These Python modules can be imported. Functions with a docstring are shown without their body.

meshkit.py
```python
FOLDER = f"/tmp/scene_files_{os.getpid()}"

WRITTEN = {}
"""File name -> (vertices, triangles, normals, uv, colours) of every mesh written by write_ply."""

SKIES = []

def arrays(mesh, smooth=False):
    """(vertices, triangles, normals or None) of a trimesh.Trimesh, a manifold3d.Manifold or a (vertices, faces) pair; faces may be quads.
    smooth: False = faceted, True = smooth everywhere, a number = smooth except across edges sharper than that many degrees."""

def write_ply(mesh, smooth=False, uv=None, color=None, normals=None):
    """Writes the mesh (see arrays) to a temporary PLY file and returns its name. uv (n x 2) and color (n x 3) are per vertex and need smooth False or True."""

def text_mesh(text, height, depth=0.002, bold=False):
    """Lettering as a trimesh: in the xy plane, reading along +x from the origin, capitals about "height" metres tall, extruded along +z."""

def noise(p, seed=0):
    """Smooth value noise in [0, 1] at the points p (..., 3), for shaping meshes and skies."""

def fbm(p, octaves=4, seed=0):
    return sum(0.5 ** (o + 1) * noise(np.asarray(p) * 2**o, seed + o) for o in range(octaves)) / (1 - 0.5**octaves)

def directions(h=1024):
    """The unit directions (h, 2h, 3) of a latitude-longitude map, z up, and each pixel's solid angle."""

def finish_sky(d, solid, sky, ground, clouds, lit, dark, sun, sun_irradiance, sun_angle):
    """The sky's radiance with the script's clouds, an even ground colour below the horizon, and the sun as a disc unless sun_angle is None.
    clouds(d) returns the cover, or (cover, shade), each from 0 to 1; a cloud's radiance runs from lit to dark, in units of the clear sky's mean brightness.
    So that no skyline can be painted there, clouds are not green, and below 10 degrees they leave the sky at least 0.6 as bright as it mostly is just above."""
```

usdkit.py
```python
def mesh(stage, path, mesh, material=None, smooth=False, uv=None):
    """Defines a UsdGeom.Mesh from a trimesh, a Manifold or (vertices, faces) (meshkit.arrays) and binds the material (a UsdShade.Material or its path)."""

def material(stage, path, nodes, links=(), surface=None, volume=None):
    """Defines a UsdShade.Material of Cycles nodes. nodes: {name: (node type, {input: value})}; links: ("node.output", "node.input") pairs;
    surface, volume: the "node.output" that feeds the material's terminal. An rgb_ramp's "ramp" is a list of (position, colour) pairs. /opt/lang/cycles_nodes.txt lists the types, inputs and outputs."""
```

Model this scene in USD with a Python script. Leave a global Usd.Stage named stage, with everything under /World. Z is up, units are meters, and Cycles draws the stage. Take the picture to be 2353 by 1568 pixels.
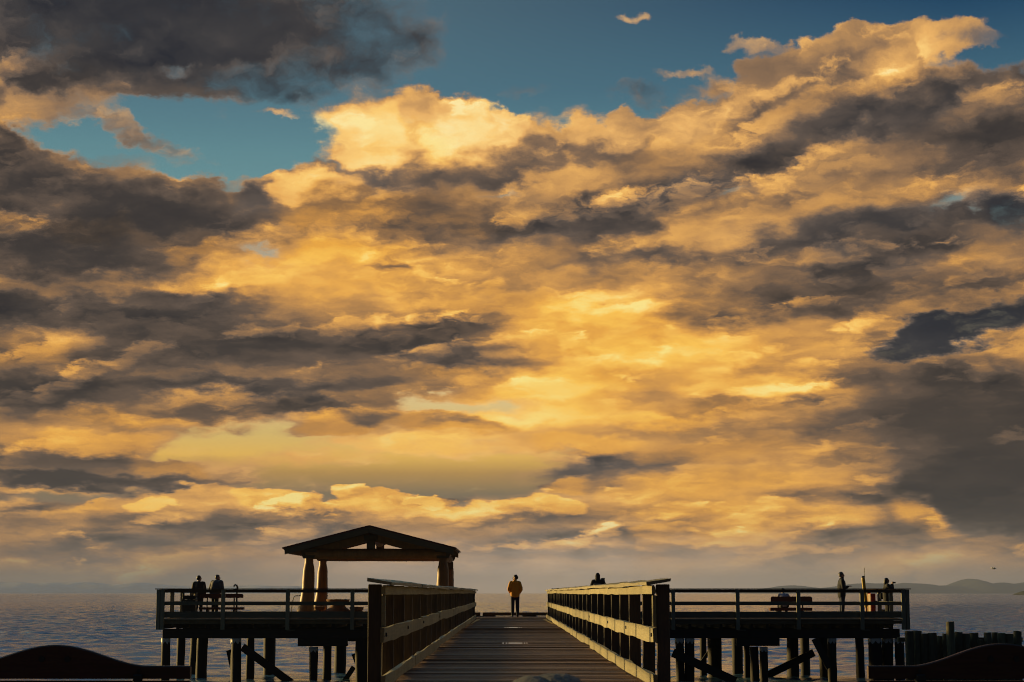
import math, random
import numpy as np
import trimesh
import usdkit, meshkit
from pxr import Usd, UsdGeom, UsdLux, UsdShade, Sdf, Gf

stage = Usd.Stage.CreateInMemory()
UsdGeom.SetStageUpAxis(stage, UsdGeom.Tokens.z)
UsdGeom.SetStageMetersPerUnit(stage, 1.0)
UsdGeom.Xform.Define(stage, '/World')
UsdGeom.Scope.Define(stage, '/World/Looks')

# ------------------------------------------------------------------ camera
F_PX, PITCH, YAW = 4223.0, math.atan(579.0 / 4223.0), math.radians(0.10)   # measured on a 2353 px wide view of the photo
cam = UsdGeom.Camera.Define(stage, '/World/camera')
cam.CreateHorizontalApertureAttr(36.0)
cam.CreateVerticalApertureAttr(36.0 * 682 / 1024)
cam.CreateFocalLengthAttr(36.0 * F_PX / 2353.0)
cam.CreateClippingRangeAttr(Gf.Vec2f(0.1, 60000))
EYE = np.array([0.0, 0.0, 1.0])
cx = UsdGeom.Xformable(cam)
cx.AddTranslateOp().Set(Gf.Vec3d(*EYE))
cx.AddRotateXYZOp().Set(Gf.Vec3f(90 + math.degrees(PITCH), 0, -math.degrees(YAW)))
cam.CreateFStopAttr(9.0)
cam.CreateFocusDistanceAttr(60.0)
EXPOSURE = 1.8
HAZE = 0.00007
cam.CreateExposureAttr(EXPOSURE)

# ------------------------------------------------------------------ sun
SUN_AZ, SUN_EL = math.radians(-58.0), math.radians(5.5)      # azimuth from +y (the view) towards +x
sun = UsdLux.DistantLight.Define(stage, '/World/sun')
sun.CreateIntensityAttr(0.5)
sun.CreateAngleAttr(3.0)
sun.CreateNormalizeAttr(True) if hasattr(sun, 'CreateNormalizeAttr') else None
sun.CreateColorAttr(Gf.Vec3f(1.0, 0.68, 0.24))
UsdGeom.Xformable(sun).AddRotateXYZOp().Set(Gf.Vec3f(90 - math.degrees(SUN_EL), 0, 180 - math.degrees(SUN_AZ)))

# ------------------------------------------------------------------ sky
SKY = 0.1
class Graph:
    """Collects shader nodes; a link is given as the text 'node.output' in place of a value."""
    def __init__(self):
        self.nodes, self.links = {}, []
    def __call__(self, kind, **inputs):
        name = 'n%04d' % len(self.nodes)
        plain = {}
        for k, v in inputs.items():
            if isinstance(v, str) and '.' in v and v[0] == 'n' and v[1:5].isdigit():
                self.links.append((v, name + '.' + k))
            else:
                plain[k] = v
        self.nodes[name] = (kind, plain)
        return name
    def math(self, op, a, b=0.0, c=0.0, clamp=False):
        return self('math', math_type=op, value1=a, value2=b, value3=c, use_clamp=clamp) + '.value'
    def rng(self, v, a, b, c=0.0, d=1.0, kind='linear', clamp=True):
        return self('map_range', range_type=kind, value=v, from_min=a, from_max=b, to_min=c, to_max=d, clamp=clamp) + '.result'
    def vmath(self, op, a, b=(0, 0, 0), c=(0, 0, 0), out='vector'):
        return self('vector_math', math_type=op, vector1=a, vector2=b, vector3=c) + '.' + out
    def mixc(self, f, a, b, kind='mix'):
        return self('mix_color', blend_type=kind, fac=f, a=a, b=b, use_clamp=True) + '.result'
    def build(self, path, surface=None, volume=None):
        return usdkit.material(stage, path, self.nodes, self.links, surface=surface, volume=volume)

def lin(r, g, b, k=1.0):
    """An sRGB colour as seen in a picture -> linear."""
    f = lambda c: (c / 255 / 12.92) if c <= 10 else ((c / 255 + 0.055) / 1.055) ** 2.4
    return (f(r) * k, f(g) * k, f(b) * k)
def build_sky():
    g = Graph()
    K = 1.0 / SKY / 2 ** EXPOSURE; KS = 0.5 ** EXPOSURE
    d = g('texture_coordinate') + '.generated'
    s = g('separate_xyz', vector=d)
    az = g.math('arctan2', s + '.x', s + '.y')
    el = g.math('arcsine', s + '.z')
    U = g.math('multiply_add', az, 42.23, 11.69)        # hundredths of a radian-like units: right
    V = g.math('multiply_add', el, -42.23, 13.63)       # and down from the top of the cloud field
    uv = g('combine_xyz', x=U, y=V, z=0.0) + '.vector'
    # the cloud layers lie flat, so their pattern is squeezed in height, more so towards the horizon
    low = g.rng(V, 2.0, 13.0, 0.0, 1.0)
    sq = g('combine_xyz', x=U, y=g.math('multiply', V, g.math('multiply_add', low, 0.95, 1.3)), z=0.0) + '.vector'
    tilt = g('mapping', mapping_type='point', vector=sq, rotation=(0, 0, 0.16)) + '.vector'
    w1 = g('noise_texture', dimensions='2D', vector=tilt, scale=0.42, detail=2.0, roughness=0.5) + '.color'
    w2 = g('noise_texture', dimensions='2D', vector=tilt, scale=1.25, detail=6.0, roughness=0.58) + '.color'
    w1 = g.vmath('subtract', w1, (0.5, 0.5, 0.5)); w2 = g.vmath('subtract', w2, (0.5, 0.5, 0.5))
    amt = g.rng(V, 6.0, 12.5, 1.0, 0.5)
    w1 = g.vmath('multiply', w1, (2.0, 1.0, 0.0)); w2 = g.vmath('multiply', w2, (1.15, 0.80, 0.0))
    wv = g.vmath('add', w1, w2)
    wv = g('vector_math', math_type='scale', vector1=wv, scale=amt) + '.vector'
    p = g.vmath('add', uv, wv)
    # ---- relief: two layers of heaped cloud, each bright on its upper, sunward shoulders and dark beneath, plus fine fractal texture
    q = g.vmath('add', tilt, g.vmath('multiply', w2, (0.7, 0.8, 0.0)))
    def heap(v, scale, det, rough=0.5):
        return g('noise_texture', dimensions='2D', vector=v, scale=scale, detail=det, roughness=rough, lacunarity=2.15) + '.fac'
    h = heap(q, 0.62, 9.0, 0.58)
    qa = g.vmath('multiply_add', q, (0.66, 1.0, 0.0), (31.7, 11.3, 0.0))
    shade_a = g.math('subtract', heap(qa, 0.34, 7.0, 0.54), heap(g.vmath('add', qa, (-0.26, -0.90, 0.0)), 0.34, 3.0, 0.45))
    qb = g.vmath('multiply_add', q, (0.80, 1.0, 0.0), (5.1, 47.9, 0.0))
    nb = heap(qb, 0.60, 9.0, 0.57)
    shade_b = g.math('subtract', nb, heap(g.vmath('add', qb, (-0.18, -0.58, 0.0)), 0.60, 3.0, 0.45))
    front = g.rng(nb, 0.47, 0.62, kind='smoothstep')
    relief = g('mix_float', fac=front, a=shade_a, b=g.math('multiply', shade_b, 1.1)) + '.result'
    patchy = g.math('multiply', g.rng(heap(tilt, 0.3, 1.0), 0.3, 0.7, 0.55, 1.4), g.math('add', g.rng(V, 8.6, 9.8, 1.0, 0.6), g.rng(V, 11.0, 11.5, 0.0, 0.7)))
    hc = g.math('subtract', h, 0.50)
    K = 1.0 / SKY / 2 ** EXPOSURE
    # ---- the clear sky behind: the physical sky, tinted towards the haze near the horizon
    sky = g('sky_texture', sky_type='single_scattering', sun_disc=False, sun_elevation=SUN_EL, sun_rotation=SUN_AZ, altitude=0.0, air_density=1.0, aerosol_density=1.0, ozone_density=1.0) + '.color'
    top = g.mixc(g.rng(U, 6.0, 22.0), lin(82, 110, 122, K), lin(22, 64, 96, K))
    band = g('rgb_ramp', fac=g.rng(V, 0.0, 13.63), ramp=[(0.16, lin(78, 120, 136, K)), (0.34, lin(104, 146, 150, K)), (0.44, lin(150, 164, 156, K)), (0.54, lin(194, 184, 150, K)), (0.66, lin(226, 200, 142, K)), (0.735, lin(216, 184, 108, K)),
                                                        (0.772, lin(230, 182, 86, K)), (0.80, lin(182, 142, 78, K)), (0.835, lin(128, 112, 86, K)), (0.88, lin(138, 118, 98, K)), (1.0, lin(172, 150, 126, K))]) + '.color'
    clear = g.mixc(g.rng(V, 0.3, 3.6), top, band)
    clear = g.mixc(g.rng(V, -14.0, 0.0, 1.0, 0.0), clear, g.mixc(1.0, sky, (0.55 * KS, 0.75 * KS, 1.0 * KS), kind='multiply'))
    # distant air veils the clouds nearest the horizon
    veil = g.rng(g.math('multiply_add', hc, 0.9, V), 11.9, 13.6, 0.0, 0.88, kind='smoothstep')
    veil_color = g('rgb_ramp', fac=g.rng(U, 0.0, 23.5), ramp=[(0.0, lin(96, 90, 88, K)), (0.18, lin(120, 108, 100, K)), (0.36, lin(192, 170, 152, K)), (0.56, lin(214, 190, 164, K)), (0.75, lin(182, 162, 140, K)), (1.0, lin(136, 118, 102, K))]) + '.color'
    def tile(blobs):
        # ---- large cloud masses: (tone, cover, slate); tone 0 = dark base, 1 = glowing rim
        cur = g('combine_color', r=0.45, g=0.5, b=0.3) + '.color'
        for (bx, by, rx, ry, rot, tone, cover, slate, w, soft) in blobs:
            m = g('mapping', mapping_type='texture', vector=p, location=(bx, by, 0), rotation=(0, 0, math.radians(rot)), scale=(rx * GROW, ry * GROW, 1)) + '.vector'
            f = g('gradient_texture', gradient_type='spherical', vector=m) + '.fac'
            f = g.rng(f, 0.0, soft, 0.0, w, kind='smoothstep')
            cur = g.mixc(f, cur, (tone, cover, slate))
        ch = g('separate_color', color=cur)
        tone, cover, slate = ch + '.r', ch + '.g', ch + '.b'
        # edges: cover broken up by the fractal height
        a = g.math('multiply_add', cover, 1.35, g.math('multiply', hc, 1.3))
        alpha = g.rng(a, 0.30, g.math('multiply_add', slate, 0.55, 0.76), 0.0, 1.0, kind='smoothstep')
        edge = g.rng(a, 0.55, 1.15, 1.0, 0.0, kind='smoothstep')      # thin rims let more light through
        mid = g.math('multiply', tone, g.math('subtract', 1.0, tone))
        k = g.math('multiply', g.math('multiply_add', mid, 2.5, 0.12), patchy)
        t = g.math('multiply_add', hc, g.math('multiply', k, 0.38), tone)
        t = g.math('multiply_add', relief, g.math('multiply', k, 1.42), t)
        t = g.math('multiply_add', edge, 0.08, t, clamp=True)
        warm = g('rgb_ramp', fac=t, ramp=[(0.0, lin(46, 40, 38, K)), (0.15, lin(66, 55, 47, K)), (0.3, lin(100, 79, 62, K)), (0.45, lin(150, 108, 64, K)), (0.6, lin(200, 140, 66, K)),
                                          (0.75, lin(236, 168, 66, K)), (0.88, lin(255, 198, 84, K)), (1.0, lin(255, 228, 132, K))]) + '.color'
        cool = g('rgb_ramp', fac=t, ramp=[(0.0, lin(36, 39, 48, K)), (0.15, lin(58, 57, 60, K)), (0.3, lin(92, 84, 80, K)), (0.45, lin(138, 115, 96, K)), (0.6, lin(190, 150, 106, K)),
                                          (0.75, lin(232, 183, 122, K)), (0.88, lin(252, 212, 144, K)), (1.0, lin(255, 234, 182, K))]) + '.color'
        cloud = g.mixc(slate, warm, cool)
        return g('background_shader', color=g.mixc(veil, g.mixc(alpha, clear, cloud), veil_color), strength=SKY) + '.background'
    # only the masses that reach a tile of the sky are worked out there; each tile gives the same answer on its borders
    pp = g('separate_xyz', vector=p)
    def tiles(us, vs):
        def inside(b, u0, u1, v0, v1):
            r, c, n = math.radians(b[4]), abs(math.cos(math.radians(b[4]))), abs(math.sin(math.radians(b[4])))
            ex, ey = GROW * (b[2] * c + b[3] * n), GROW * (b[2] * n + b[3] * c)
            return b[0] + ex > u0 and b[0] - ex < u1 and b[1] + ey > v0 and b[1] - ey < v1
        rows = None
        for v0, v1 in reversed(list(zip(vs[:-1], vs[1:]))):
            row = None
            for u0, u1 in reversed(list(zip(us[:-1], us[1:]))):
                c = tile([b for b in BLOBS if inside(b, u0, u1, v0, v1)])
                row = c if row is None else g('mix_closure', fac=g.math('greater_than', pp + '.x', u1), closure1=c, closure2=row) + '.closure'
            rows = row if rows is None else g('mix_closure', fac=g.math('greater_than', pp + '.y', v1), closure1=row, closure2=rows) + '.closure'
        return rows
    near = tiles((-99, 7.0, 14.5, 99), (-99, 3.0, 5.2, 7.4, 9.6, 11.2, 99))
    # ---- the rest of the dome, unseen: evening sky and added cloud, toned for the light they cast
    dn = g.vmath('multiply', d, (1.0, 1.0, 2.6))
    n = g('noise_texture', dimensions='3D', vector=dn, scale=3.2, detail=5.0, roughness=0.55) + '.fac'
    n2 = g('noise_texture', dimensions='3D', vector=g.vmath('add', dn, (3.1, 1.7, 5.3)), scale=2.6, detail=5.0, roughness=0.55) + '.fac'
    fwd = g.vmath('dot_product', d, (-0.17, 0.985, 0.0), out='value')
    glow = g.rng(fwd, -0.3, 1.0, kind='smoothstep')
    lit = g('rgb_ramp', fac=g.rng(n2, 0.34, 0.68), ramp=[(0.0, lin(48, 44, 44, K)), (0.3, lin(92, 76, 66, K)), (0.6, lin(176, 130, 80, K)), (1.0, lin(248, 200, 120, K))]) + '.color'
    grey = g('rgb_ramp', fac=g.rng(n2, 0.34, 0.68), ramp=[(0.0, lin(62, 64, 70, K)), (1.0, lin(172, 172, 178, K))]) + '.color'  # unseen pale overhead cloud, added so the sea reflects silver
    lit = g.mixc(g.rng(s + '.z', 0.30, 0.50), lit, grey)
    lit = g.mixc(g.rng(s + '.z', 0.0, 0.06, 0.75, 0.0), lit, lin(150, 128, 106, K))
    bank = g.rng(s + '.z', 0.04, 0.26, 0.30, 0.0, kind='smoothstep')  # unseen horizon cloud bank, added to cut the broad glow from the left
    lit = g.mixc(g.rng(g.math('add', bank, g.math('multiply_add', s + '.z', -0.20, n)), 0.42, 0.54, 0.0, 0.95), g.mixc(1.0, sky, (0.9 * KS, 1.7 * KS, 2.1 * KS), kind='multiply'), lit)  # unseen clear sky boosted in blue to brighten the sea
    far_ = g.mixc(glow, g.mixc(1.0, lit, (0.07, 0.09, 0.14), kind='multiply'), lit)  # sky behind the camera darkened so surfaces facing it stay dark
    far = g('background_shader', color=far_, strength=SKY) + '.background'
    m1 = g.rng(az, -0.38, -0.30, kind='smoothstep'); m2 = g.rng(az, 0.30, 0.38, 1.0, 0.0, kind='smoothstep'); m3 = g.rng(el, 0.34, 0.44, 1.0, 0.0, kind='smoothstep')
    inside = g.math('multiply', g.math('multiply', m1, m2), m3)
    return g.build('/World/Looks/sky_material', surface=g('mix_closure', fac=inside, closure1=far, closure2=near) + '.closure')

GROW = 1.35
# centre, radii, tilt, tone, cover, slate, weight, softness   (units of 1/42 rad; x right, y down)
BLOBS = [
    # base field in view
    (11.7, 8.0, 14, 8.0, 0, 0.55, 1.0, 0.25, 1.0, 0.35),
    # clear blue
    (15.5, 0.3, 9.0, 2.35, -7, 0.5, 0.0, 0.6, 1.0, 0.4),
    (23.0, 0.8, 3.0, 1.2, 0, 0.5, 0.0, 0.6, 1.0, 0.4),
    (9.3, 2.4, 3.0, 1.0, -4, 0.5, 0.0, 0.6, 1.0, 0.4),
    (5.0, 3.45, 4.2, 0.85, 2, 0.5, 0.0, 0.6, 1.0, 0.4),
    # big slate cloud, upper left
    (3.6, 0.8, 6.6, 1.95, 3, 0.06, 1.0, 1.0, 1.0, 0.8),
    (8.7, 1.15, 2.2, 0.85, 14, 0.12, 0.72, 1.0, 1.0, 0.9),
    (6.0, 1.9, 1.6, 0.5, 0, 0.14, 0.75, 1.0, 1.0, 0.7),
    (3.7, 1.75, 0.5, 0.2, 0, 0.4, 0.55, 1.0, 0.7, 0.9),
    (0.8, 2.75, 1.9, 0.45, 5, 0.56, 0.85, 0.6, 0.9, 0.8),
    (0.3, 2.2, 1.0, 0.3, 5, 0.16, 1.0, 0.6, 0.8, 0.8),
    (2.6, 3.35, 2.0, 0.3, 14, 0.42, 0.82, 0.8, 0.9, 0.8),
    (2.6, 3.9, 1.4, 0.3, 0, 0.30, 0.6, 1.0, 0.8, 0.9),
    (6.2, 2.92, 0.6, 0.16, 6, 0.72, 0.8, 1.0, 1.0, 1.0),
    (14.65, 0.62, 0.45, 0.18, 0, 0.62, 0.75, 1.0, 1.0, 1.0),
    (12.1, 2.1, 0.7, 0.35, 0, 0.22, 0.50, 1.0, 0.8, 0.8),
    (14.8, 2.35, 1.0, 0.28, 0, 0.25, 0.55, 1.0, 0.8, 0.8),
    (15.8, 1.9, 0.7, 0.17, -5, 0.62, 0.75, 1.0, 1.0, 1.0),
    # left dark bank
    (0.0, 3.9, 1.6, 0.55, 25, 0.22, 1.0, 0.4, 1.0, 0.5),
    (3.0, 5.0, 4.6, 0.85, 4, 0.10, 1.0, 0.55, 1.0, 0.9),
    (5.6, 4.35, 0.9, 0.2, -8, 0.5, 0.5, 0.9, 0.8, 0.7),
    (2.5, 5.65, 2.8, 0.32, 3, 0.36, 1.0, 0.0, 0.9, 0.9),
    (1.7, 6.15, 2.9, 0.50, 0, 0.12, 1.0, 0.5, 1.0, 0.8),
    (4.6, 6.0, 1.2, 0.22, -4, 0.66, 1.0, 0.0, 0.9, 0.9),
    # the tall lit cumulus
    (9.9, 3.35, 2.5, 0.95, 2, 0.88, 1.0, 0.5, 1.0, 0.35),
    (8.7, 3.1, 0.75, 0.42, -20, 0.93, 1.0, 0.4, 0.9, 0.3),
    (9.55, 3.2, 0.5, 0.3, 0, 0.76, 1.0, 0.4, 0.8, 0.7),
    (9.9, 2.75, 0.6, 0.28, 0, 0.84, 0.9, 0.6, 0.9, 0.4),
    (11.0, 2.9, 0.8, 0.32, 12, 0.90, 1.0, 0.5, 0.9, 0.3),
    (10.1, 3.45, 0.5, 0.3, 0, 0.97, 1.0, 0.2, 0.8, 0.7),
    (12.0, 3.35, 0.9, 0.6, 10, 0.78, 1.0, 0.6, 1.0, 0.45),
    (10.8, 4.05, 3.4, 0.52, -4, 0.23, 1.0, 0.5, 1.0, 0.9),
    (8.0, 4.0, 1.6, 0.24, 4, 0.28, 0.9, 0.8, 0.9, 0.8),
    (7.0, 4.35, 1.2, 0.40, -6, 0.82, 1.0, 0.4, 1.0, 0.5),
    (5.8, 4.75, 0.7, 0.35, -30, 0.2, 1.0, 0.8, 0.9, 0.7),
    (8.6, 4.8, 1.7, 0.5, 0, 0.40, 1.0, 0.1, 0.9, 0.8),
    (7.2, 5.1, 1.0, 0.3, 0, 0.58, 1.0, 0.0, 0.8, 0.9),
    # middle
    (13.4, 3.5, 1.7, 0.42, -10, 0.25, 1.0, 0.6, 1.0, 0.9),
    (14.7, 3.0, 1.7, 0.34, -8, 0.62, 1.0, 0.6, 1.0, 0.6),
    (16.3, 2.9, 1.2, 0.55, -20, 0.60, 1.0, 0.6, 1.0, 0.6),
    (17.3, 3.25, 1.6, 0.45, -14, 0.70, 1.0, 0.4, 1.0, 0.7),
    (19.6, 1.75, 3.3, 0.52, -9, 0.62, 1.0, 0.55, 1.0, 0.45),
    (17.4, 1.3, 0.9, 0.30, 0, 0.62, 0.62, 0.8, 1.0, 0.6),
    (18.3, 2.35, 1.5, 0.16, -10, 0.32, 1.0, 0.5, 0.9, 0.9),
    (22.9, 1.3, 0.7, 0.25, 0, 0.4, 0.6, 1.0, 0.9, 0.7),
    (18.9, 3.25, 2.2, 0.40, -16, 0.27, 1.0, 0.4, 0.9, 0.9),
    (20.9, 2.85, 4.0, 0.62, -9, 0.09, 1.0, 0.75, 1.0, 0.9),
    (23.0, 2.6, 0.9, 0.45, 0, 0.56, 1.0, 0.5, 1.0, 0.6),
    (22.8, 3.7, 2.6, 0.85, -8, 0.12, 1.0, 0.4, 1.0, 0.9),
    (19.3, 4.05, 1.9, 0.55, -10, 0.66, 1.0, 0.4, 1.0, 0.7),
    (18.0, 3.75, 1.4, 0.22, -14, 0.38, 1.0, 0.4, 0.8, 0.9),
    (15.6, 4.4, 1.4, 0.35, -12, 0.34, 0.95, 0.9, 0.9, 0.8),
    (12.6, 4.3, 1.9, 0.40, -10, 0.74, 1.0, 0.4, 1.0, 0.6),
    (16.6, 4.65, 0.8, 0.24, -10, 0.6, 0.3, 1.0, 0.7, 1.0),
    (11.3, 4.55, 0.5, 0.12, -20, 0.6, 0.42, 0.9, 0.8, 0.9),
    (13.6, 5.15, 3.3, 0.46, -8, 0.22, 1.0, 0.6, 1.0, 0.9),
    (10.6, 5.2, 1.4, 0.35, 0, 0.42, 1.0, 0.1, 0.9, 0.9),
    (16.4, 5.35, 2.5, 0.42, -12, 0.70, 1.0, 0.3, 1.0, 0.6),
    (20.0, 5.35, 3.6, 0.50, -6, 0.15, 1.0, 0.75, 1.0, 0.9),
    (21.9, 4.85, 1.3, 0.35, -10, 0.5, 0.35, 1.0, 0.9, 1.0),
    (23.1, 5.2, 0.8, 0.6, 0, 0.1, 0.9, 1.0, 0.9, 0.8),
    (20.7, 6.35, 4.2, 0.80, -5, 0.21, 1.0, 0.5, 1.0, 0.9),
    (14.8, 6.05, 2.4, 0.30, -3, 0.26, 1.0, 0.5, 0.9, 0.9),
    (22.4, 6.2, 1.3, 0.4, -15, 0.45, 1.0, 0.2, 0.8, 0.9),
    (22.0, 6.9, 1.6, 0.3, -4, 0.3, 1.0, 0.2, 0.8, 0.9),
    (18.4, 7.0, 3.2, 0.50, -3, 0.27, 1.0, 0.2, 0.95, 0.9),
    # the upper right and the left stand farther from the glow
    (18.6, 4.0, 8.0, 2.6, -9, 0.30, 1.0, 0.55, 0.42, 1.0),
    (13.6, 4.4, 3.5, 1.3, -6, 0.34, 1.0, 0.5, 0.30, 1.0),
    # glow
    (7.6, 5.85, 2.4, 0.48, 2, 0.88, 1.0, 0.0, 1.0, 0.9),
    (6.1, 5.85, 0.9, 0.28, -5, 0.7, 0.2, 1.0, 0.7, 1.0),
    (5.5, 6.45, 1.7, 0.42, -10, 0.92, 1.0, 0.1, 1.0, 0.9),
    (10.0, 6.25, 2.2, 0.15, -3, 0.38, 1.0, 0.2, 0.8, 0.9),
    (8.3, 6.6, 2.4, 0.35, 0, 0.82, 1.0, 0.1, 0.8, 0.9),
    (11.5, 7.0, 2.5, 0.35, 0, 0.76, 1.0, 0.1, 0.8, 0.9),
    (13.9, 7.3, 2.2, 0.48, -5, 0.92, 1.0, 0.0, 1.0, 0.9),
    # second dark bank, left
    (2.4, 7.35, 4.2, 0.48, 0, 0.15, 1.0, 0.5, 1.0, 0.8),
    (4.6, 7.1, 1.2, 0.3, 0, 0.2, 1.0, 0.6, 0.9, 0.9),
    (5.2, 8.2, 5.0, 0.85, 2, 0.22, 1.0, 0.4, 1.0, 0.9),
    (0.8, 8.35, 1.9, 0.32, 0, 0.42, 1.0, 0.0, 0.9, 0.9),
    (5.8, 8.98, 3.6, 0.26, -3, 0.11, 1.0, 0.5, 1.0, 0.9),
    (1.2, 9.2, 2.4, 0.50, 0, 0.16, 1.0, 0.3, 1.0, 0.8),
    (5.4, 9.5, 3.3, 0.24, -4, 0.27, 1.0, 0.2, 1.0, 0.8),
    (3.2, 9.78, 2.2, 0.18, 3, 0.70, 1.0, 0.0, 0.9, 0.9),
    (10.3, 8.2, 1.7, 0.36, -2, 0.22, 1.0, 0.4, 1.0, 0.7),
    (12.3, 8.3, 1.0, 0.2, 5, 0.3, 0.9, 0.4, 0.8, 0.9),
    (10.4, 8.6, 1.2, 0.16, 0, 0.5, 1.0, 0.1, 0.8, 0.9),
    (2.0, 7.4, 6.5, 3.4, 0, 0.22, 1.0, 0.3, 0.38, 1.0),
    # bright core
    (15.0, 8.1, 3.4, 0.7, 0, 0.88, 1.0, 0.0, 1.0, 0.9),
    (12.9, 8.85, 2.2, 0.45, -4, 0.93, 1.0, 0.0, 1.0, 0.8),
    (17.3, 8.9, 2.2, 0.38, 0, 0.86, 1.0, 0.1, 1.0, 0.7),
    (12.2, 9.5, 2.8, 0.5, 0, 0.98, 1.0, 0.0, 0.9, 0.9),
    (16.6, 9.5, 1.7, 0.22, 0, 0.40, 1.0, 0.1, 1.0, 0.8),
    (15.3, 9.75, 1.8, 0.2, 0, 0.74, 1.0, 0.0, 0.9, 0.9),
    # dark right side
    (22.6, 9.6, 3.6, 1.2, 0, 0.13, 1.0, 0.25, 1.0, 0.7),
    (22.6, 11.4, 3.0, 1.15, 0, 0.03, 1.0, 0.3, 1.0, 0.7),
    (22.0, 7.75, 1.8, 0.40, -14, 0.02, 1.0, 1.0, 1.0, 0.5),
    (20.6, 8.15, 0.7, 0.28, -10, 0.05, 0.95, 1.0, 1.0, 0.6),
    (19.0, 9.9, 1.8, 0.25, 0, 0.35, 1.0, 0.2, 0.9, 0.9),
    (19.6, 10.3, 0.8, 0.14, 0, 0.5, 1.0, 0.2, 0.9, 0.8),
    (23.2, 10.1, 0.9, 0.12, -5, 0.36, 1.0, 0.2, 0.9, 0.8),
    # gaps low left and centre
    (10.4, 9.35, 2.0, 0.30, -4, 0.6, 0.14, 0.9, 1.0, 1.0),
    (9.0, 10.75, 5.6, 0.95, 0, 0.6, 0.14, 0.9, 0.95, 1.0),
    (5.6, 10.15, 3.0, 0.48, -6, 0.6, 0.16, 0.9, 1.0, 1.0),
    (7.9, 9.72, 1.2, 0.30, -6, 0.62, 1.0, 0.1, 1.0, 0.35),
    (8.4, 9.62, 0.75, 0.2, 4, 0.28, 1.0, 0.3, 1.0, 0.9),
    (10.4, 9.80, 1.2, 0.24, 4, 0.58, 1.0, 0.1, 1.0, 0.35),
    (10.7, 9.76, 0.8, 0.12, 4, 0.40, 1.0, 0.3, 0.9, 0.9),
    (9.8, 10.25, 3.0, 0.34, 0, 0.92, 0.9, 0.0, 0.75, 1.0),
    (7.4, 10.65, 2.6, 0.24, 0, 0.76, 0.7, 0.0, 0.55, 1.0),
    (10.6, 11.2, 4.0, 0.34, 0, 0.40, 0.12, 0.9, 0.7, 1.0),
    (14.0, 10.85, 1.7, 0.28, -3, 0.27, 0.9, 0.8, 0.95, 0.7),
    (13.4, 10.25, 1.3, 0.22, 3, 0.72, 1.0, 0.1, 1.0, 0.5),
    (16.6, 10.4, 2.4, 0.28, 0, 0.64, 1.0, 0.1, 0.9, 0.9),
    (16.4, 11.2, 3.4, 0.45, 0, 0.76, 1.0, 0.05, 0.95, 0.9),
    (13.0, 11.2, 0.7, 0.2, -12, 0.74, 1.0, 0.1, 0.95, 0.5),
    (16.2, 11.75, 2.2, 0.28, 0, 0.70, 1.0, 0.0, 0.9, 0.9),
    # low left stack
    (2.0, 10.4, 1.8, 0.34, -4, 0.68, 1.0, 0.1, 1.0, 0.5),
    (1.8, 10.75, 2.9, 0.24, 3, 0.28, 1.0, 0.3, 1.0, 0.7),
    (4.0, 10.85, 1.0, 0.2, 14, 0.5, 1.0, 0.1, 0.9, 0.6),
    (2.2, 11.1, 3.2, 0.17, 2, 0.12, 1.0, 0.4, 1.0, 0.7),
    (3.0, 11.36, 2.2, 0.07, 2, 0.62, 0.9, 0.1, 0.8, 0.8),
    (0.8, 11.5, 2.6, 0.12, 0, 0.24, 0.9, 0.4, 0.8, 0.8),
    # row of low cumulus with lit heads
    (5.5, 11.5, 7.5, 0.28, 0, 0.34, 0.2, 0.9, 0.9, 0.9),
    (0.9, 11.95, 1.3, 0.22, 0, 0.58, 1.0, 0.4, 1.0, 0.2),
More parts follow.
